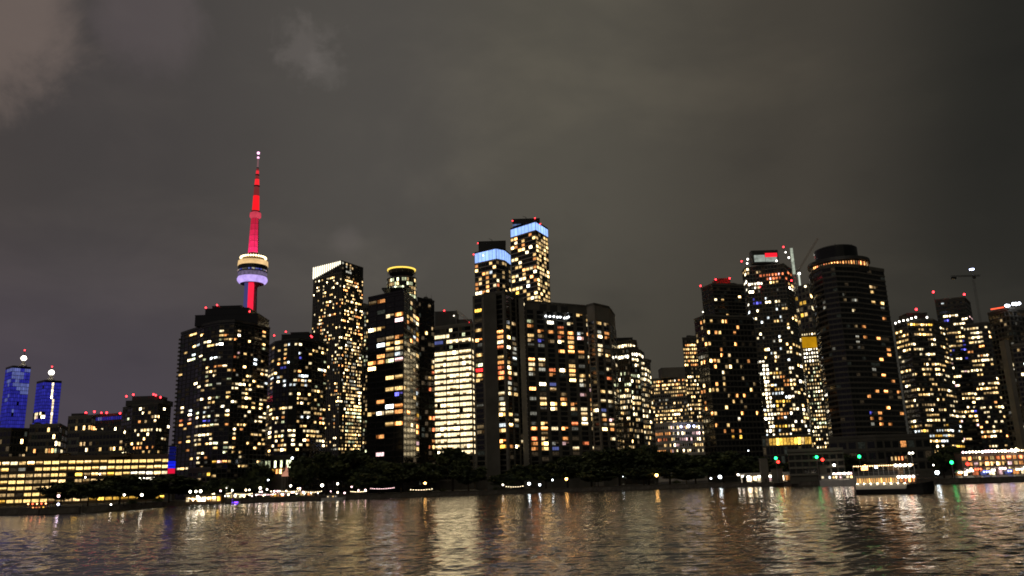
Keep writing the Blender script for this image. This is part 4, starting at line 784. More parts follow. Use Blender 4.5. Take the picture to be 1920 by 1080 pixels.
# ------------------------------------------------------------------ the needle tower
def needle():
    D = 1370.0
    c = at(470, 590, D); X = c.x; t = thing('observation_tower', 'needle observation tower lit red with a glowing violet ring under its pod', 'tower', (X, D, LAND))
    def z(py, px=478): return at(px, py, D).z - LAND
    red = glow('tower_red', (1, .02, .06), 1.05, vary=.22, nscale=.06); vio = surf('shaft_concrete', (.35, .33, .31), .75, .15, .03)
    shaft_b = glow('shaft_blue', (.10, .09, .30), .55)
    zb, zp = 0, z(530)
    # three-lobed tapering shaft
    b = MB(); n = 24; prof = [(33, -1), (24, 60), (16, 150), (11, 260), (9, zp)]
    k = b.mi(vio)
    for r, zz in prof:
        for j in range(n):
            a = 2 * PI * j / n; rr = r * (.72 + .28 * abs(math.cos(1.5 * (a + PI / 2)))); b.v.append((rr * math.cos(a), rr * math.sin(a), zz))
    for q in range(len(prof) - 1):
        for j in range(n): b.f.append((q*n + j, q*n + (j+1) % n, (q+1)*n + (j+1) % n, (q+1)*n + j)); b.m.append(k)
    b.build('shaft', t)
    for nm, dx, w, m, zlo in (('lift_shaft', 2.6, 4.2, red, 100), ('side_light', -5.4, 3.2, shaft_b, 100)):
        b = MB(); b.box(dx - w, dx + w, -14.5, -9.0, zlo, zp - .5, m); b.build(nm, t)
    # pod: lower radome ring, deck band, amber deck, lamp crown
    R = 28.5 * D / FPX
    z0, z1, z2, z3, z4 = z(533), z(512), z(500), z(490), z(480)
    b = MB(); b.lathe([(9, z0 - 6), (14, z0), (R * .78, z0 + .5)], 40, vio); b.build('pod_cone', t)
    b = MB(); zq = z0 + (z1 - z0) * .58; b.lathe([(R * .70, z0 + .5), (R * .90, z0 + 2.5), (R * .99, z0 + 6), (R * 1.0, zq - 3), (R * .95, zq)], 48, glow('radome_violet', (.60, .44, 1), 1.0, vary=.3, nscale=.12)); b.build('radome_ring', t, smooth=True)
    b = MB(); b.lathe([(R * .93, zq + .01), (R * .95, zq + 1), (R * .95, z1 - .5), (R * .88, z1)], 48, glow('radome_top', (.42, .33, .55), .28, vary=.6, nscale=.25)); b.build('radome_top', t)  # radome shading put into emission: top glows dimmer than the ring
    b = MB(); b.lathe([(R * .9, z1 + .01), (R * .96, z1 + 1), (R * .97, z2), (R * .9, z2 + .2)], 48, darkpanel); db_ = b.build('deck_band', t)
    for k in range(26):
        a = -PI + PI * (k + .5) / 26; q = Vector((R * .975 * math.cos(a), R * .975 * math.sin(a), z1 + 2.6)); put('window', window_mesh(3.2, 2.8, rnd.choice('CpDDBC'), 1), db_, q, a + PI / 2)
    b = MB(); b.lathe([(R * .9, z2 + .21), (R * 1.0, z2 + .8), (R * .98, z3 - 1), (R * .84, z3)], 48, glow('deck_amber', (1, .66, .30), .85, vary=.3, nscale=.12)); b.build('lit_deck', t)
    b = MB(); b.lathe([(R * .8, z3 + .01), (R * .82, z3 + 1.5), (R * .70, z3 + 5), (R * .55, z4), (9, z4 + 4)], 40, brown); pr_ = b.build('pod_roof', t)
    for k in range(30):
        a = 2 * PI * k / 30; b = MB(); b.tube((0, 0, -2.5), (0, 0, 1), .35, .3, 5, brown); b.ball((0, 0, 1.6), 1.7, glow('pod_lamp', (1, .78, .42), 5), 8, 5); b.build('pod_lamp', pr_, (R * .82 * math.cos(a), R * .82 * math.sin(a), z3 + 4.2))
    # upper shaft, small pod, antenna sections
    zs = z(409, 480); zs2 = z(397, 480)
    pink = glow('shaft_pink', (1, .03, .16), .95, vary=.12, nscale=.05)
    b = MB(); b.lathe([(8.8, z4 + 1), (6.5, zs)], 12, surf('antenna_shell', (.5, .42, .42), .5, .1, .1)); b.build('upper_shaft', t)
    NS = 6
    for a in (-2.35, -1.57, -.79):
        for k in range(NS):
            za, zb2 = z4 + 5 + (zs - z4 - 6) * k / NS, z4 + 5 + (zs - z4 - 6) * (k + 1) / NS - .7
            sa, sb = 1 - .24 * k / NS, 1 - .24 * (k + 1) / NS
            b = MB(); m_ = glow('shaft_pink_%d' % k, (1, .03, .15 - .012 * k), (1.25, 1.0, .85, .72, .62, .55)[k], vary=.2, nscale=.12)  # upward floodlight falloff put into emission, one dimmer step per segment
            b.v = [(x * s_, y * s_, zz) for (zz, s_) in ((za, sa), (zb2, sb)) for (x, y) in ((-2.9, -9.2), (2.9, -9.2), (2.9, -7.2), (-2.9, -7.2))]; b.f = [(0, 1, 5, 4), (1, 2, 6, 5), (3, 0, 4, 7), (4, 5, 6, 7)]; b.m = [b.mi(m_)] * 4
            b.build('glow_strip', t, (0, 0, 0), a + PI / 2)
    b = MB(); b.lathe([(7, zs - 1), (9.6, zs + 1.5), (10, zs + 4), (9.6, zs2 - 3), (6, zs2 - 1)], 28, glow('small_pod_pink', (1, .09, .15), .6, vary=.25, nscale=.15)); b.build('small_pod', t)
    secs = [(397, 350, 6.2, 4.6, (1, .012, .02), 1.1), (349, 329, 4.2, 3.0, (1, .02, .03), 1.15), (328, 316, 2.8, 2.3, (1, .03, .05), .8), (315, 296, 1.6, 1.2, (.55, .28, .30), .35)]
    shell = MATS['antenna_shell']
    for i, (ya, yb, r0, r1, c_, st) in enumerate(secs):
        za, zz = z(ya, 482), z(yb, 483)
        b = MB(); b.lathe([(r0, za), (r1, zz)], 10, shell); b.build('antenna_section', t)
        b = MB(); b.lathe([(r0 * 1.06, za + .6), (r0 * 1.04 + (r1 - r0) * .6, za + (zz - za) * (.62 if i < 3 else .9))], 10, glow('antenna_glow_%d' % i, c_, st, vary=.15, nscale=.05)); b.build('antenna_flood_wash', t)  # floodlight on the lower part of each section, put into an emissive skin
        b = MB(); b.lathe([(r0 * 1.25, za - .8), (r0 * 1.25, za + .8)], 12, darkpanel); b.build('antenna_collar', t)
        if i < 3:
            b = MB(); b.lathe([(r0 * 1.04 + (r1 - r0) * .6, za + (zz - za) * .625), (r1 * 1.03, zz - .9)], 10, glow('antenna_faint_%d' % i, (.85, .10, .11), .22)); b.build('antenna_flood_wash', t)  # floodlight fading higher up, put in as a dimmer emissive skin
    zt = z(289, 484); b = MB(); b.tube((0, 0, z(296, 484)), (0, 0, zt + 3), 1.2, .6, 6, shell); b.ball((0, 0, zt + 2), 2.6, glow('tip_pink', (1, .45, .8), 3.0), 8, 5); b.ball((0, 0, zt - 7), 2.0, MATS['tip_pink'], 8, 5); b.build('tip_lamp', t)
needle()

# ------------------------------------------------------------------ trees
def crown_mesh(seed, tall):
    g = random.Random(seed); b = MB(); cl = []
    for i in range(60):
        while True:
            x, y, z = g.uniform(-1, 1), g.uniform(-1, 1), g.uniform(-1, 1); r = math.sqrt(x*x + y*y + z*z)
            if .45 < r < 1: break
        wob = 1 + .22 * math.sin(3 * math.atan2(y, x) + seed) * g.uniform(.5, 1)
        cl.append((x * .40 * wob, y * .40 * wob, .60 + z * .33 * (1.0 if z > 0 else .85), g.uniform(.07, .14)))
    for cx, cy_, cz, cr_ in cl:
        m = leaf_ms[g.choice((0, 0, 1, 1, 2))]
        for _ in range(80):
            u = Vector((g.gauss(0, 1), g.gauss(0, 1), g.gauss(0, 1))).normalized() * cr_ * (g.random() ** .45)
            c = Vector((cx, cy_, cz)) + Vector((u.x, u.y, u.z * .75)); n = Vector((g.gauss(0, 1), g.gauss(0, 1), g.gauss(0, 1))).normalized()
            e = n.orthogonal().normalized(); h = n.cross(e); s = g.uniform(.022, .042)
            b.face([c - e * s - h * s * .6, c + e * s * .9 - h * s * .5, c + e * s + h * s * .6, c - e * s * .8 + h * s * .7], m)
    return b.mesh('crown')
def trunk_mesh(seed):
    g = random.Random(seed); b = MB(); b.tube((0, 0, -.02), (.01, 0, .34), .034, .022, 8, bark, False); b.tube((.01, 0, .34), (.02, .01, .7), .022, .008, 7, bark)
    for i in range(7):
        a = g.uniform(0, 6.28); z = g.uniform(.26, .52); l = g.uniform(.18, .32)
        b.tube((.01, 0, z), (l * math.cos(a), l * math.sin(a), z + g.uniform(.12, .26)), .013, .004, 5, bark)
    return b.mesh('trunk')
CR = [crown_mesh(k + 3, 0) for k in range(6)]; TR = [trunk_mesh(k) for k in range(4)]
tree_n = 0
def tree(label, px, py, w, dep, base=None):
    global tree_n
    tree_n += 1; q = at(px, py, dep); h = q.z - LAND; t = thing('tree', label, 'tree', (q.x, dep, LAND), 0, 'trees along the shore')
    wid = w * dep / FPX * 1.38; a = rnd.uniform(0, 6.28)
    put('trunk', TR[tree_n % 4], t, (0, 0, 0), a, (h, h, h)); put('crown', CR[tree_n % 6], t, (0, 0, 0), a, (wid, wid, h * 1.04))
TREES = [
 ('bushy dark tree behind the little lit boat', 118, 903, 62, 372), ('low dark tree right of the lit boat mast', 168, 907, 66, 368), ('broad domed tree hiding part of the lit terminal', 228, 889, 96, 385),
 ('low dark tree between the two domed trees', 275, 918, 40, 392), ('broad domed tree in front of the blue column', 320, 892, 104, 430), ('thin tree at the foot of the broad condominium', 372, 905, 34, 500),
 ('tree in yellow green lamplight behind the patio umbrellas', 420, 897, 54, 498), ('short tree in the lamplight by the orange pavilion', 466, 893, 52, 508), ('dark tree left of the orange lit pavilion', 488, 868, 46, 540),
 ('dark tree under the slimmer condominium', 570, 858, 50, 540), ('dark tree directly above the bright white lamp', 614, 850, 44, 560), ('wide dark tree at the foot of the glittering tower', 655, 843, 96, 560),
 ('round dark tree under the black slab tower', 712, 862, 70, 548), ('dark tree left of the first sodium lamp', 752, 868, 66, 540), ('low dark tree above the promenade lights', 690, 886, 60, 525), ('tree beside the first sodium lamp', 806, 868, 58, 545),
 ('dark tree at the foot of the cream lit office', 848, 842, 62, 580), ('leafy tree in front of the hotel west pier', 878, 872, 52, 548), ('small dark tree over the green white lamps', 945, 888, 44, 545),
 ('dark tree below the hotel stair shaft', 978, 872, 56, 556), ('dark tree under the hotel orange rooms', 1022, 868, 62, 560), ('tall tree left of the middle of the hotel front', 1062, 856, 64, 568), ('dense tree under the hotel right bays', 1106, 848, 72, 572),
 ('largest dark tree at the hotel east corner', 1158, 838, 84, 575), ('slim tree at the foot of the terraced building', 1212, 834, 44, 590), ('broad tree below the distant pinkish block', 1252, 846, 80, 580), ('dark tree right of the last sodium lamp', 1300, 850, 74, 572),
 ('low tree in front of the dense dark tree', 1120, 880, 66, 545), ('low tree behind the last sodium lamp', 1205, 874, 66, 545), ('low dark tree near the white quay lights', 1285, 878, 72, 545), ('tree at the foot of the dark stepped tower', 1352, 846, 76, 580), ('dark tree behind the west end of the quay pavilion', 1408, 856, 62, 560),
 ('dark tree behind the signal lamps', 1462, 866, 50, 520), ('tree in front of the banded hotel tower podium', 1585, 852, 52, 505), ('dark tree beside the green signal near the market', 1778, 838, 44, 470), ('dark tree between the ferry and the market', 1764, 850, 36, 450),
]
for a in TREES: tree(*a)
# shrubs along the seawall
SB = []
for k in range(3):
    g = random.Random(50 + k); b = MB()
    for _ in range(420):
        u = Vector((g.gauss(0, 1), g.gauss(0, 1), abs(g.gauss(0, 1)))).normalized() * (g.random() ** .4); c = Vector((u.x, u.y, u.z * .9)) * (1 + .2 * math.sin(5 * u.x + 3 * u.y)); n = Vector((g.gauss(0, 1), g.gauss(0, 1), g.gauss(0, 1))).normalized(); e = n.orthogonal().normalized(); h = n.cross(e); s = g.uniform(.06, .12)
        b.face([c - e * s, c - h * s, c + e * s, c + h * s], leaf_ms[g.choice((0, 1, 2))])
    SB.append(b.mesh('shrub'))
spots = [(930, 918, 3.2), (960, 917, 2.6), (1000, 915, 3.4), (1108, 911, 3.2), (1150, 909, 3.0), (1268, 906, 3.2), (1415, 905, 2.2), (1436, 906, 1.6), (1452, 906, 1.8), (1480, 905, 1.7), (1500, 905, 1.8), (1522, 904, 2.2), (1570, 901, 3.6), (1585, 901, 3.0), (770, 923, 2.8), (830, 921, 2.8), (715, 925, 2.6), (560, 932, 2.2), (252, 944, 3.0), (300, 944, 3.2)]
words = ['left of the first green white lamp', 'right of the green white lamps', 'before the second sodium lamp', 'right of the second sodium lamp', 'under the dense hotel corner trees', 'right of the last sodium lamp', 'at the west end of the quay pavilion', 'low before the first pavilion lamp', 'beside the first red signal', 'in the middle of the pavilion front', 'before the fourth pavilion lamp', 'at the east end of the pavilion', 'wide, left of the ferry stern', 'touching the ferry stern', 'left of the first sodium lamp', 'right of the first sodium lamp', 'at the end of the patio lights', 'among the patio umbrellas', 'between the domed trees', 'below the right domed tree']
for (px, py, r), wd in zip(spots, words):
    p = on_level(px, py, LAND); p.y = max(p.y, shore_y(p.x) + 1.5 + r); q = at(px, 900, p.y)
    o = put('shrub', SB[int(px) % 3], None, (q.x, p.y, LAND - .1), rnd.uniform(0, 6), (r, r, r * .95)); tag(o, 'dark shrub on the seawall ' + wd, 'shrub', 'shrubs along the seawall')

# ------------------------------------------------------------------ street lamps
def lamp_mesh(mat, h, r):
    b1 = MB(); b1.tube((0, 0, -.2), (0, 0, .5), .2, .16, 8, black_paint); b1.tube((0, 0, .5), (0, 0, h - .4), .10, .07, 8, black_paint)
    b2 = MB(); b2.ball((0, 0, h), r, mat, 10, 6); b3 = MB(); b3.lathe([(r * .5, h + r * .8), (r * .7, h + r * .85), (r * .1, h + r * 1.35)], 10, black_paint)
    return b1.mesh('post'), b2.mesh('globe'), b3.mesh('cap')
LM = {}
def lamp(label, px, py, dep, mat, r=.55):
    q = at(px, py, dep); h = q.z - LAND; key = (mat.name, round(h, 1), r)
    if key not in LM: LM[key] = lamp_mesh(mat, h, r)
    t = thing('street_lamp', label, 'lamp', (q.x, dep, LAND), 0, 'lamps along the shore')
    for nm, me in zip(('post', 'globe', 'cap'), LM[key]): put(nm, me, t)
lamp('orange sodium lamp on the promenade under the black slab tower', 797, 906, 500, lamp_o, .75)
lamp('orange sodium lamp on the promenade below the hotel', 1062, 898, 526, lamp_o, .85)
lamp('brightest orange sodium lamp, east end of the dark trees', 1231, 891, 530, lamp_o, 1.0)
for i, (px, py, dep, m, r, w) in enumerate([
    (623, 877, 560, lamp_w, 1.0, 'bright white lamp high on the slope beneath the glittering tower'), (604, 910, 505, lamp_w, .85, 'white lamp in the lit garden at the end of the patio'), (633, 907, 505, lamp_w, .6, 'warm white lamp just right of the lit garden'),
    (548, 859, 560, lamp_c, .75, 'cool white lamp at the foot of the slimmer condominium'), (488, 915, 500, lamp_w, .7, 'white lamp above the middle patio umbrellas'), (545, 911, 500, lamp_w, .6, 'white lamp at the east patio umbrellas'),
    (376, 921, 485, lamp_w, .8, 'white lamp at the west end of the patio'), (425, 915, 490, lamp_w, .8, 'white lamp over the green lit patio tree'), (503, 900, 520, lamp_c, .45, 'small cool lamp below the orange pavilion'),
    (943, 909, 528, lamp_w, .45, 'small greenish lamp under the hotel west pier'), (992, 907, 530, lamp_c, .85, 'left cool white lamp of the pair under the hotel'), (1012, 909, 530, lamp_c, .65, 'right cool white lamp of the pair under the hotel'), (1036, 900, 535, lamp_c, .5, 'tiny cool lamp left of the hotel sodium lamp'), (1168, 893, 550, lamp_c, .35, 'tiny white lamp among the dark hotel corner trees'),
    (1350, 894, 532, lamp_c, 1.05, 'strong white quay floodlamp left of the pavilion'), (1333, 897, 532, lamp_c, .5, 'small white quay lamp left of the strong floodlamp'), (1384, 890, 520, lamp_w, .6, 'white lamp at the pavilion west corner'), (1392, 893, 518, lamp_w, .55, 'second white lamp at the pavilion west corner'),
    (1564, 872, 470, lamp_w, .7, 'white lamp rising behind the moored boat'), (1757, 886, 402, lamp_c, .9, 'bright bluish white lamp on the quay right of the ferry'), (1750, 872, 410, lamp_w, .35, 'small lamp above the ferry bow'),
    (160, 895, 360, lamp_w, .3, 'small white lamp in the tree right of the boat'), (187, 889, 366, lamp_w, .3, 'small white lamp at the edge of the domed tree'), (233, 928, 356, lamp_w, .4, 'white lamp under the domed tree'), (266, 928, 362, lamp_w, .55, 'white lamp between the two domed trees'), (208, 946, 350, lamp_w, .28, 'low lamp on the quay below the domed tree'),
    (1403, 845, 600, lamp_c, .4, 'tiny white lamp at the foot of the dark stepped tower')]):
    lamp(w, px, py, dep, m, r)

# ------------------------------------------------------------------ patio and garden lights on the west promenade
def umb_parts():
    a = MB(); a.tube((0, 0, 0), (0, 0, 2.9), .05, .05, 6, steel); a.lathe([(.45, 0), (.4, .12), (.1, .16)], 8, concrete_dark)
    c = MB(); n = 8; R = 2.1
    for j in range(n):
        t0, t1 = 2*PI*j/n, 2*PI*(j+1)/n
        p0, p1, ap = (R*math.cos(t0), R*math.sin(t0), 2.35), (R*math.cos(t1), R*math.sin(t1), 2.35), (0, 0, 3.15)
        c.face([p0, p1, ap], white_paint); c.face([(p0[0], p0[1], 2.1), (p1[0], p1[1], 2.1), p1, p0], white_paint)
    l = MB()
    l.ball((0, 0, 2.0), .3, lamp_w, 8, 5)
    return a.mesh('pole'), c.mesh('canopy'), l.mesh('lamp')
UP_ = umb_parts()
def umbrella(i, px, dy):
    yy = 947 - (px - 350) * .0345; p = on_level(px, yy - 7, LAND); dep = shore_y(p.x) + dy; q = at(px, 925, dep)
    t = thing('patio_umbrella', UML[i], 'umbrella', (q.x, dep, LAND + .02), rnd.uniform(0, 1), 'lit patio umbrellas')
    for nm, me in zip(('pole', 'canopy', 'lamp'), UP_): put(nm, me, t)
upx = [357, 366, 381, 392, 404, 415, 428, 441, 455, 468, 481, 497, 512, 528, 541, 556, 571, 583, 596]
ords = ['first', 'second', 'third', 'fourth', 'fifth', 'sixth', 'seventh', 'eighth', 'ninth', 'tenth', 'eleventh', 'twelfth', 'thirteenth', 'fourteenth', 'fifteenth', 'sixteenth', 'seventeenth', 'eighteenth', 'nineteenth']
UML = ['white patio umbrella lit from below, %s from the west end of the patio' % o for o in ords]
for i, px in enumerate(upx): umbrella(i, px, 4.5 + (i * 37 % 5) * 1.3)
def string_light(label, p0, p1, posts, n, mat, sag=.6, r=.22, name='string_lights', h=4.2):
    a, c = Vector(p0), Vector(p1); t = thing(name, label, 'string lights', (a.x, a.y, LAND), 0, 'strings of bulbs along the shore')
    d = c - a; b = MB(); pts = [Vector((d.x * f, d.y * f, h - sag * 4 * f * (1 - f))) for f in [i / n for i in range(n + 1)]]
    for q, w in zip(pts, pts[1:]): b.tube(q, w, .03, .03, 4, black_paint, False)
    b.build('wire', t)
    for f in (0, 1):
        b = MB(); b.tube((d.x * f, d.y * f, -.1), (d.x * f, d.y * f, h + .1), .07, .05, 6, black_paint); b.build('post', t)
    b = MB(); b.ball((0, 0, 0), r, mat, 7, 4); me = b.mesh('bulb')
    for q in pts[1:-1]: put('bulb', me, t, q + Vector((0, 0, -.15)))
def sp(px, dy, py=925):
    yy = 928; p = on_level(px, 930, LAND); X = at(px, 920, 490).x; dep = shore_y(X) + dy; return Vector((at(px, py, dep).x, dep, LAND))
for i, (a, c, n, m) in enumerate([(352, 392, 13, bulb_w), (394, 436, 13, bulb_w), (438, 476, 12, bulb_w), (478, 520, 13, bulb_p), (522, 566, 13, bulb_w), (568, 606, 11, bulb_w), (655, 690, 12, bulb_w), (692, 742, 15, bulb_p)]):
    string_light('warm bulb string along the promenade, %s from the west' % ords[i], sp(a, 3.2), sp(c, 3.2), 2, n, m, r=.17, h=2.6 + (i * 5 % 3) * .7)
for i, (a, c, n) in enumerate([(765, 815, 10), (945, 985, 9)]):
    string_light(('short bulb string under the first sodium lamp', 'short bulb string under the cool lamps')[i], sp(a, 3.2), sp(c, 3.2), 2, n, bulb_w, r=.2, h=2.6)
# hanging lanterns among the umbrellas
LT = []
for m_, nm_ in ((lamp_w, 'w'), (bulb_w, 'y'), (bulb_p, 'p')):
    a_ = MB(); a_.tube((0, 0, -.1), (0, 0, 1), .05, .04, 5, black_paint, False); c_ = MB(); c_.lathe([(.12, -.35), (.3, -.25), (.34, .2), (.1, .4)], 8, m_); LT.append((a_.mesh('post'), c_.mesh('lantern_glass')))
g_ = random.Random(5)
TENS = {2: 'twenty', 3: 'thirty', 4: 'forty'}
ORD = [ords[i] if i < 19 else (('twentieth', 'thirtieth', 'fortieth')[(i + 1) // 10 - 2] if (i + 1) % 10 == 0 else TENS[(i + 1) // 10] + '-' + ords[(i + 1) % 10 - 1]) for i in range(46)]
for i in range(46):
    px = 356 + i * 5.6 + g_.uniform(-2, 2) if i < 40 else 620 + (i - 40) * 13
    q = sp(px, g_.uniform(2.5, 16)); h = g_.choice((1.2, 1.6, 2.4, 3.4, 4.6)) ; k = g_.randrange(3)
    t = thing('garden_lantern', '%s %s garden lantern, %s from the west end of the patio' % ('tall' if h > 2 else 'low', ('white', 'yellow', 'pink')[k], ORD[i]), 'lantern', (q.x, q.y, LAND), 0, 'garden lanterns on the patio')
    put('post', LT[k][0], t, (0, 0, 0), 0, (1, 1, h)); put('lantern_glass', LT[k][1], t, (0, 0, h + .3), 0, (g_.uniform(.7, 1.5),) * 3)
# low patio bars with open lit fronts
for i, (px, w_, st_) in enumerate(((368, 9, 'wyw'), (398, 8, 'Yyw'), (440, 9, 'gyw'), (520, 8, 'oYo'), (575, 9, 'ywo'))):
    q = sp(px, 13.5); t = thing('patio_bar', ('patio bar with cream lit front at the west end', 'amber lit patio bar before the broad condominium', 'greenish lit patio bar behind the violet launch', 'orange lit patio bar below the pavilion', 'yellow lit patio bar at the east end of the umbrellas')[i], 'bar', (q.x, q.y, LAND), 0, 'patio bars')
    b = MB(); b.box(-w_/2, w_/2, 0, 4, -.2, 3.3, wood); b.build('wall', t); b = MB(); b.box(-w_/2 - .4, w_/2 + .4, -.9, 4.3, 3.303, 3.6, concrete_dark); b.build('roof', t)
    for k in range(4): put('window', window_mesh(w_/4 * .85, 2.0, st_[k % 3], 2), t, (-w_/2 + w_/4 * (k + .5), 0, 1.7))
# orange lit pavilion with a white peaked tent
p = at(525, 893, 545); t = thing('garden_pavilion', 'orange lit pavilion with sloping roof up the slope behind the patio', 'pavilion', (p.x, 545, LAND)); zt = at(520, 876, 545).z - LAND; zb_ = at(520, 890, 545).z - LAND
b = MB(); b.box(-9, 4, 0, 8, -.5, zb_, concrete_dark); b.build('base', t)
b = MB(); b.box(-8.4, 3.4, 1, 7, zb_ + .003, zt - .8, wood); b.build('wall', t)
for k in range(5): put('window', window_mesh(1.9, zt - zb_ - 1.6, 'oYoyo'[k], 2), t, (-7 + k * 2.25, 1, (zb_ + zt) / 2 - .3))
b = MB(); b.box(-9.3, 4.3, -.8, 8.5, zt - .78, zt - .3, wood); b.build('roof', t)
p = at(537, 893, 538); t = thing('peaked_tent', 'small pinkish white peaked tent beside the orange pavilion', 'tent', (p.x, 538, LAND)); h0 = at(537, 893, 538).z - LAND; h1 = at(537, 871, 538).z - LAND
b = MB(); b.lathe([(3.2, h0), (3.2, h0 + 1.5), (1.1, h0 + 3.6), (.15, h1)], 6, glow('tent_fabric', (1, .45, .30), .5, vary=.3, nscale=.4)); b.build('canopy', t)
for k in range(6):
    a = 2 * PI * k / 6; b = MB(); b.tube((3.1 * math.cos(a), 3.1 * math.sin(a), -.3), (3.1 * math.cos(a), 3.1 * math.sin(a), h0), .09, .09, 5, steel); b.build('pole', t)
p = at(526, 861, 570); block('entrance_canopy', 'low greenish lit lobby at the foot of the slimmer condominium', [(497, 858, 600), (548, 855, 592)], 2, (9,), [(490, 850, 560, 880, .6, 'ggc')], body=concrete_dark, cap=.3)
block('pavilion_building', 'little waterside building with two pale green lit windows at the patio west end', [(354, 880, 530), (396, 878, 526)], 4, (5,), [(350, 905, 390, 917, .8, 'gg'), (350, 885, 395, 895, .5, 'dY'), (350, 880, 400, 930, .1, 'd')], body=concrete_dark)

# ------------------------------------------------------------------ quay pavilion, signals, market
pa, pb = at(1392, 905, 520), at(1540, 903, 486); d = Vector((pb.x - pa.x, pb.y - pa.y)); L = d.length; ang = math.atan2(d.y, d.x)
t = thing('quay_pavilion', 'long white open quay pavilion with glowing bays and cone shaped lamps', 'pavilion', (pa.x, pa.y, LAND), ang); H = at(1450, 886, 505).z - LAND
b = MB(); b.box(-.5, L + .5, -1.2, 7.2, H - .9, H, white_paint); b.build('roof', t)
b = MB(); b.box(-.6, L + .6, -1.35, -1.2, H - 1.6, H + .15, white_paint); b.build('fascia', t)
b = MB(); b.box(0, L, 6.4, 6.9, 0, H - .91, pale); b.build('back_wall', t)
b = MB(); b.box(-.4, L + .4, -1.0, 7, -.3, .12, paving); b.build('floor', t)
for k in range(15):
    b = MB(); x = L * k / 14; b.box(x - .2, x + .2, -.9, -.5, .12, H - .92, white_paint); b.build('column', t)
for k in range(14):
    x = L * (k + .5) / 14; put('window', window_mesh(L / 14 * .78, H * .52, rnd.choice('woyowp'), 2), t, (x, 6.39, H * .42))
for k in (1, 3, 5, 10):
    x = L * (k + .3) / 14; b = MB(); b.lathe([(.95, H - 2.7), (.7, H - 1.8), (.15, H - .9)], 10, lamp_w); b.build('cone_lamp', t, (x, -.2, 0))
for k in range(10):
    x = L * (k + .7) / 10.5; b = MB(); b.ball((0, 0, 0), .26, bulb_p, 6, 4); b.build('bulb', t, (x, 1.2, H - 1.3))
def signal(label, lamps, dep):
    px, py = lamps[0][:2]; q = at(px, py, dep); t = thing('signal_post', label, 'signal', (q.x, dep, LAND), 0, 'signal lamps on the quay')
    zt = q.z - LAND; b = MB(); b.tube((0, 0, -.2), (0, 0, zt + 1), .16, .12, 7, steel); b.build('post', t)
    for x, y, m in lamps:
        w = at(x, y, dep) - Vector((q.x, dep, LAND)); b = MB(); b.box(w.x - .9, w.x + .9, .05, .6, w.z - .95, w.z + .95, black_paint); b.box(min(0, w.x), max(0, w.x) + .05, .2, .35, w.z - .08, w.z + .08, black_paint); hs_ = b.build('housing', t)
        b = MB(); b.ball((w.x, -.1, w.z), .85, sig_g if m == 'g' else sig_r, 10, 6); b.build('lens', hs_)
signal('green and red signal pair above the pavilion west half', [(1454.5, 859, 'g'), (1459, 866, 'r')], 482)
signal('green and red signal pair above the pavilion east end', [(1531, 857, 'g'), (1542, 862, 'r')], 472)
signal('single green signal above the ferry stern', [(1611, 856, 'g')], 455)
signal('single green signal before the dark tree near the market', [(1784, 867, 'g')], 425)
signal('single red signal at the market west end', [(1814, 870, 'r')], 418)
for lb, a, c, y0, y1, dep in (('pale concrete kiosk left of the first signal pair', 1428, 1441, 859, 884, 505), ('squat concrete block under the first signal pair', 1450, 1468, 879, 893, 484), ('squat concrete block under the second signal pair', 1538, 1550, 872, 882, 470)):
    p = at((a + c) / 2, y1, dep); w = (c - a) * dep / FPX / 2; t = thing('kiosk', lb, 'kiosk', (p.x, dep, LAND)); zt = at((a + c) / 2, y0, dep).z - LAND
    b = MB(); b.box(-w, w, 0, 3.5, -.3, zt - .4, concrete); b.build('wall', t); b = MB(); b.box(-w - .25, w + .25, -.25, 3.75, zt - .397, zt, concrete); b.build('roof', t); b = MB(); b.box(-.5, .5, -.06, 0, .1, 2.2, darkpanel); dr_ = b.build('door', t); b = MB(); b.box(.3, .4, -.14, -.061, 1.0, 1.15, steel); b.build('handle', dr_)
# market hall and stalls
pa, pb = at(1797, 850, 438), at(1960, 846, 428); L = pb.x - pa.x; zt = at(1860, 846, 434).z - LAND
t = thing('market_hall', 'long market hall with bulb lined roof edge and reddish lit front on the east quay', 'hall', (pa.x, 436, LAND), math.atan2(-10, L))
b = MB(); b.box(0, L, 0, 12, -.3, zt - .6, surf('hall_wall', (.30, .20, .16), .7, .2, .3)); b.build('wall', t)
b = MB(); b.box(-.6, L + .6, -2.2, 12.4, zt - .597, zt, concrete_dark); b.build('roof', t)
for k in range(26):
    b = MB(); b.ball((0, 0, 0), rnd.uniform(.35, .75), rnd.choice((lamp_w, bulb_w, bulb_p, bulb_w)), 8, 5); b.build('bulb', t, (L * (k + .5) / 26, -2.3, zt - .2 + rnd.uniform(-.1, .2)))
for r_, sty in ((.74, 'oorS'), (.52, 'oSpyd'), (.30, 'owpS')):
    for k in range(15):
        if rnd.random() < .85: put('window', window_mesh(L / 15 * .8, zt * .15, rnd.choice(sty), 2), t, (L * (k + .5) / 15, 0, zt * r_))
b = MB()
STL = ['orange', 'white', 'red', 'blue', 'white', 'pink', 'blue', 'orange', 'white']
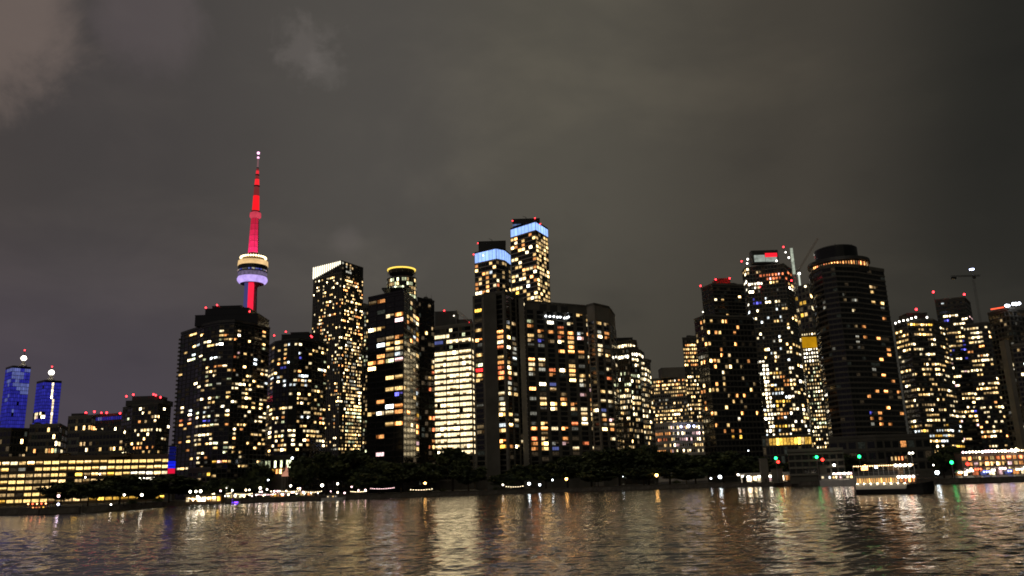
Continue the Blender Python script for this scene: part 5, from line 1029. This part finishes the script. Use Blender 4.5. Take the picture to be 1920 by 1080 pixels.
for i, px in enumerate((1802, 1818, 1834, 1849, 1865, 1880, 1895, 1911, 1926)):
    dep = 418 - (i % 2) * 5; p = at(px, 890, dep); t = thing('market_stall', '%s lit market stall, %s from the ferry along the east quay' % (STL[i], ords[i]), 'stall', (p.x, dep, LAND), 0, 'market stalls on the east quay')
    m = {'orange': 'o', 'white': 'w', 'red': 'r', 'blue': 'C', 'pink': 'p'}[STL[i]]; hh = 3.4 + (i * 7 % 3) * .7
    b = MB(); b.box(-1.8, 1.8, -.2, 2.2, -.1, 1.0, white_paint); b.build('counter', t)
    b = MB(); b.box(-1.9, 1.9, 2.2, 2.4, -.1, hh - .4, darkpanel); b.build('back_panel', t)
    put('lit_panel', window_mesh(3.2, hh - 1.8, m, 2), t, (0, 2.19, 1.0 + (hh - 1.4) / 2))
    for sx in (-1.85, 1.85):
        b = MB(); b.tube((sx, -.3, -.1), (sx, -.3, hh - .3), .06, .06, 5, steel); b.build('pole', t)
    b = MB(); q = [(-2.1, -.8, hh - .6), (2.1, -.8, hh - .6), (2.1, 2.5, hh - .6), (-2.1, 2.5, hh - .6)]; ap = (0, .85, hh + .9)
    for j in range(4): b.face([q[j], q[(j + 1) % 4], ap], white_paint)
    b.face(q[::-1], white_paint); cn_ = b.build('canopy', t)
    for sx in (-1.3, 0, 1.3):
        b = MB(); b.ball((0, 0, 0), .45, {'o': bulb_w, 'w': lamp_w, 'r': bulb_r, 'C': bulb_b, 'p': bulb_p}[m], 7, 4); b.build('bulb', cn_, (sx, -.9, hh - .6))

# ------------------------------------------------------------------ boats
def hull(mb, L, Wd, z0, z1, rise, mat, bow=.25, stern=.92, n=14, flare=.85):
    rows = []
    for i in range(n + 1):
        f = i / n; w = Wd / 2 * (stern + (1 - stern) * min(1, f / .3)) if f < 1 - bow else Wd / 2 * math.sqrt(max(0.0004, 1 - ((f - 1 + bow) / bow) ** 2))
        zt = z1 + rise * max(0, f - .55) ** 2 / .2; x = L * f
        rows.append([(x * (.97 if f > .9 else 1), -w * flare, z0), (x, -w, zt), (x, w, zt), (x * (.97 if f > .9 else 1), w * flare, z0)])
    for a, c in zip(rows, rows[1:]):
        for j in range(3): mb.face([a[j], c[j], c[j+1], a[j+1]], mat)
        mb.face([a[3], c[3], c[0], a[0]], mat)
    mb.face(rows[0], mat); mb.face(rows[-1][::-1], mat)
ps, pb = at(1609, 922, 264), at(1755, 922, 252); d = Vector((pb.x - ps.x, pb.y - ps.y)); L = d.length; ang = math.atan2(d.y, d.x)
t = thing('ferry', 'double deck ferry with glowing arched windows and dark bow crossing before the quay', 'ferry', (ps.x, ps.y, 0), ang)
b = MB(); hull(b, L, 7, -.4, 1.7, .9, black_paint, bow=.3); b.build('hull', t)
b = MB(); hull(b, L * .72, 7.16, 1.5, 3.1, 0, white_paint, bow=.02, flare=1.0); b.build('belt', t)
b = MB(); hull(b, L * .995, 6.84, 1.69, 2.7, .9, black_paint, bow=.3); b.build('bulwark', t)
b = MB(); b.box(.4, L * .56, -3.1, 3.1, 3.1, 5.4, white_paint); mc_ = b.build('main_cabin', t)
b = MB(); b.ball((0, 0, 0), .11, glow('belt_fill_lamp', (1, .8, .5), 40, sample=True), 6, 4); hl_ = b.mesh('belt_fill_lamp')
for k in range(8): put('belt_fill_lamp', hl_, t, (.8 + k * L * .7 / 8, -3.85, 3.25))  # added fill lamps, only there to brighten the hull belt
b = MB(); x0, w, h = 0, .42, 1.5
pts = [(-w/2, 0, 0), (w/2, 0, 0), (w/2, 0, h * .7), (w/4, 0, h * .93), (0, 0, h), (-w/4, 0, h * .93), (-w/2, 0, h * .7)]
b.face([(p[0], -.03, p[2]) for p in pts], glow('cabin_window', (1, .50, .14), 1.3, jitter=.4)); 
for a, c in zip(pts, pts[1:] + pts[:1]): b.face([(a[0], -.03, a[2]), (c[0], -.03, c[2]), (c[0] * 1.15, -.10, c[2] * 1.05 - .03), (a[0] * 1.15, -.10, a[2] * 1.05 - .03)], white_paint)
wme = b.mesh('window')
for k in range(17): put('window', wme, mc_, (.9 + k * (L * .53 / 17), -3.1, 3.45))
b = MB(); b.box(-.2, L * .80, -3.4, 3.4, 5.403, 5.65, white_paint); b.build('upper_deck', t)
b = MB(); b.box(L * .57, L * .78, -1.5, 2.8, 3.1, 5.38, wood); lg_ = b.build('lounge', t)
for k in range(4): put('window', window_mesh(1.0, 1.6, 'oroo'[k], 1), lg_, (L * .595 + k * 1.25, -1.5, 4.2))
for k in range(5):
    b = MB(); b.ball((0, 0, 0), .36, (lamp_w, lamp_c, lamp_w, bulb_p, lamp_w)[k], 8, 5); b.build('deck_lamp', t, (L * (.575 + k * .047), -2.9, 5.05))
for k in range(13):
    b = MB(); x = L * .79 * k / 12; b.tube((x, -3.3, 5.65), (x, -3.3, 8.7), .06, .06, 5, white_paint); b.build('deck_post', t)
b = MB()
for z in (6.1, 6.6): b.tube((0, -3.3, z), (L * .79, -3.3, z), .035, .035, 4, white_paint)
b.build('railing', t)
b = MB(); b.box(-.2, L * .80, -3.5, 3.5, 8.7, 8.9, white_paint); cn_ = b.build('canopy', t)
b = MB(); b.box(1, L * .55, .5, 2.9, 5.65, 7.1, black_paint); b.build('seat_rows', t)
b = MB(); b.box(L * .42, L * .62, 1, 3, 5.65, 8.4, wood); b.build('upper_cabin', t)
for k in range(26):
    b = MB() if k < 1 else b
    if k == 0: b.ball((0, 0, 0), .15, glow('ferry_bulb', (1, .62, .28), 9, sample=True), 6, 4); bm_ = b.mesh('bulb'); b2_ = MB(); b2_.ball((0, 0, 0), .4, lamp_w, 8, 5); bm2 = b2_.mesh('bulb')
    big = k in (18, 20, 22, 24); put('bulb', bm2 if big else bm_, cn_, (L * .79 * (k + .5) / 26, -3.4, 8.6 - (.1 if big else 0)))
b = MB(); b.ball((0, 0, 0), .42, lamp_c, 8, 5); b.build('deck_lamp', t, (L * .30, -2.6, 8.2))
b = MB(); b.box(L * .50, L * .70, -1.6, 1.6, 8.9, 11.6, wood); wh_ = b.build('wheelhouse', t)
b = MB(); b.box(L * .48, L * .72, -1.9, 1.9, 11.603, 11.85, black_paint); b.build('wheelhouse_roof', t)
for k in range(5): put('window', window_mesh(.75, 1.3, 'dyord'[k], 1), wh_, (L * .52 + k * .95, -1.6, 10.6))
b = MB(); b.tube((L * .76, 0, 8.9), (L * .76, 0, 12.0), .12, .08, 6, white_paint); b.tube((L * .76, -1, 11.6), (L * .76, 1, 11.6), .06, .06, 5, white_paint); b.build('mast', t)
for sx in (-.45, .45): b = MB(); b.ball((L * .76 + sx, 0, 12.1), .28, lamp_w, 7, 4); b.build('mast_lamp', t)
b = MB(); b.tube((L * .45, 0, 8.9), (L * .45, 0, 11.2), .55, .5, 10, black_paint); b.build('funnel', t)
# moored white boat behind the ferry
ps, pb = at(1540, 905, 440), at(1612, 903, 428); d = Vector((pb.x - ps.x, pb.y - ps.y)); L = d.length; ang = math.atan2(d.y, d.x)
t = thing('moored_boat', 'white tour boat moored between the pavilion and the ferry stern', 'boat', (ps.x, ps.y, 0), ang)
b = MB(); hull(b, L, 6, -.4, 3.0, .6, white_paint); b.build('hull', t)
b = MB(); b.box(.8, L * .86, -2.4, 2.4, 3.0, 5.6, white_paint); b.build('cabin', t)
for k in range(9): put('window', window_mesh(1.35, 1.3, 'wDcywpDwy'[k], 1), t, (1.8 + k * (L * .84 / 9), -2.4, 4.5))
b = MB(); b.box(.3, L * .9, -2.8, 2.8, 5.603, 5.8, white_paint); b.build('roof', t)
for k in range(9): b = MB(); b.ball((0, 0, 0), rnd.uniform(.3, .55), rnd.choice((lamp_w, bulb_w, bulb_p)), 7, 4); b.build('lamp', t, (L * .4 + k * (L * .5 / 9), -2.9, 6.3)); 
b = MB(); b.tube((L * .3, 0, 5.8), (L * .3, 0, 8.6), .1, .08, 5, steel); b.build('mast', t)
# small boat on the west
ps = on_level(72, 962.5, 0); L = 16.0; t = thing('small_boat', 'small dark boat with orange lit awning and a pink and white mast lamp, west end', 'boat', (ps.x + .5, ps.y - 9, 0), .05)
b = MB(); hull(b, L, 4.2, -.3, 1.3, .9, black_paint); b.build('hull', t)
b = MB(); b.box(2, 8, -1.5, 1.5, 1.3, 3.2, wood); cb_ = b.build('cabin', t)
for k in range(4): put('window', window_mesh(1.1, 1.0, 'oroY'[k], 1), cb_, (2.8 + k * 1.45, -1.5, 2.4))
b = MB(); b.box(.6, 9, -1.9, 1.9, 4.4, 4.55, red_paint); b.build('awning', t)
for x in (.8, 8.8):
    for y in (-1.7, 1.7): b = MB(); b.tube((x, y, 1.3), (x, y, 4.4), .06, .06, 5, steel); b.build('awning_post', t)
for k in range(5): b = MB(); b.ball((0, 0, 0), .3, bulb_r if k % 2 else glow('awning_bulb', (1, .4, .15), 8), 7, 4); b.build('bulb', t, (1 + k * 1.8, -1.9, 4.1))
b = MB(); b.tube((12.2, 0, 1.3), (12.2, 0, 8.4), .09, .06, 6, steel); b.build('mast', t)
b = MB(); b.ball((12.2, -.1, 7.0), .55, bulb_p, 8, 5); b.build('mast_lamp', t); b = MB(); b.ball((12.4, -.1, 3.6), .5, glow('bulb_lilac', (.75, .72, 1), 8), 8, 5); b.build('mast_lamp', t); b = MB(); b.ball((10.2, -.9, 2.1), .22, bulb_w, 6, 4); b.build('deck_lamp', t)
# violet lit launch by the patio
ps = on_level(430, 944, 0); t = thing('launch', 'small launch glowing violet at the patio edge', 'boat', (ps.x, ps.y - 3.5, 0), .02)
b = MB(); hull(b, 8, 2.4, -.2, .9, .4, white_paint); b.build('hull', t); b = MB(); b.box(2, 5, -.8, .8, .9, 1.9, white_paint); b.build('cabin', t)
b = MB(); b.box(.3, 6.4, -1.36, -1.24, .35, .85, bulb_v); b.build('violet_strip', t); b = MB(); b.box(1.6, 5.4, -.9, .9, 1.903, 2.1, bulb_v); b.build('violet_roof', t)
# moored white cruiser at the end of the patio
ps = on_level(606, 938, 0); t = thing('cruiser', 'low white cruiser moored below the lit garden', 'boat', (ps.x, ps.y - 3.8, 0), .03)
b = MB(); hull(b, 14, 3.6, -.3, 1.3, .6, white_paint); b.build('hull', t); b = MB(); b.box(3, 9, -1.3, 1.3, 1.3, 2.6, white_paint); b.build('cabin', t); b = MB(); b.box(2.8, 9.2, -1.4, 1.4, 2.603, 2.75, white_paint); b.build('cabin_roof', t)
for k in range(4): put('window', window_mesh(1.1, .7, 'wDyD'[k], 1), t, (3.9 + k * 1.4, -1.3, 2.0))
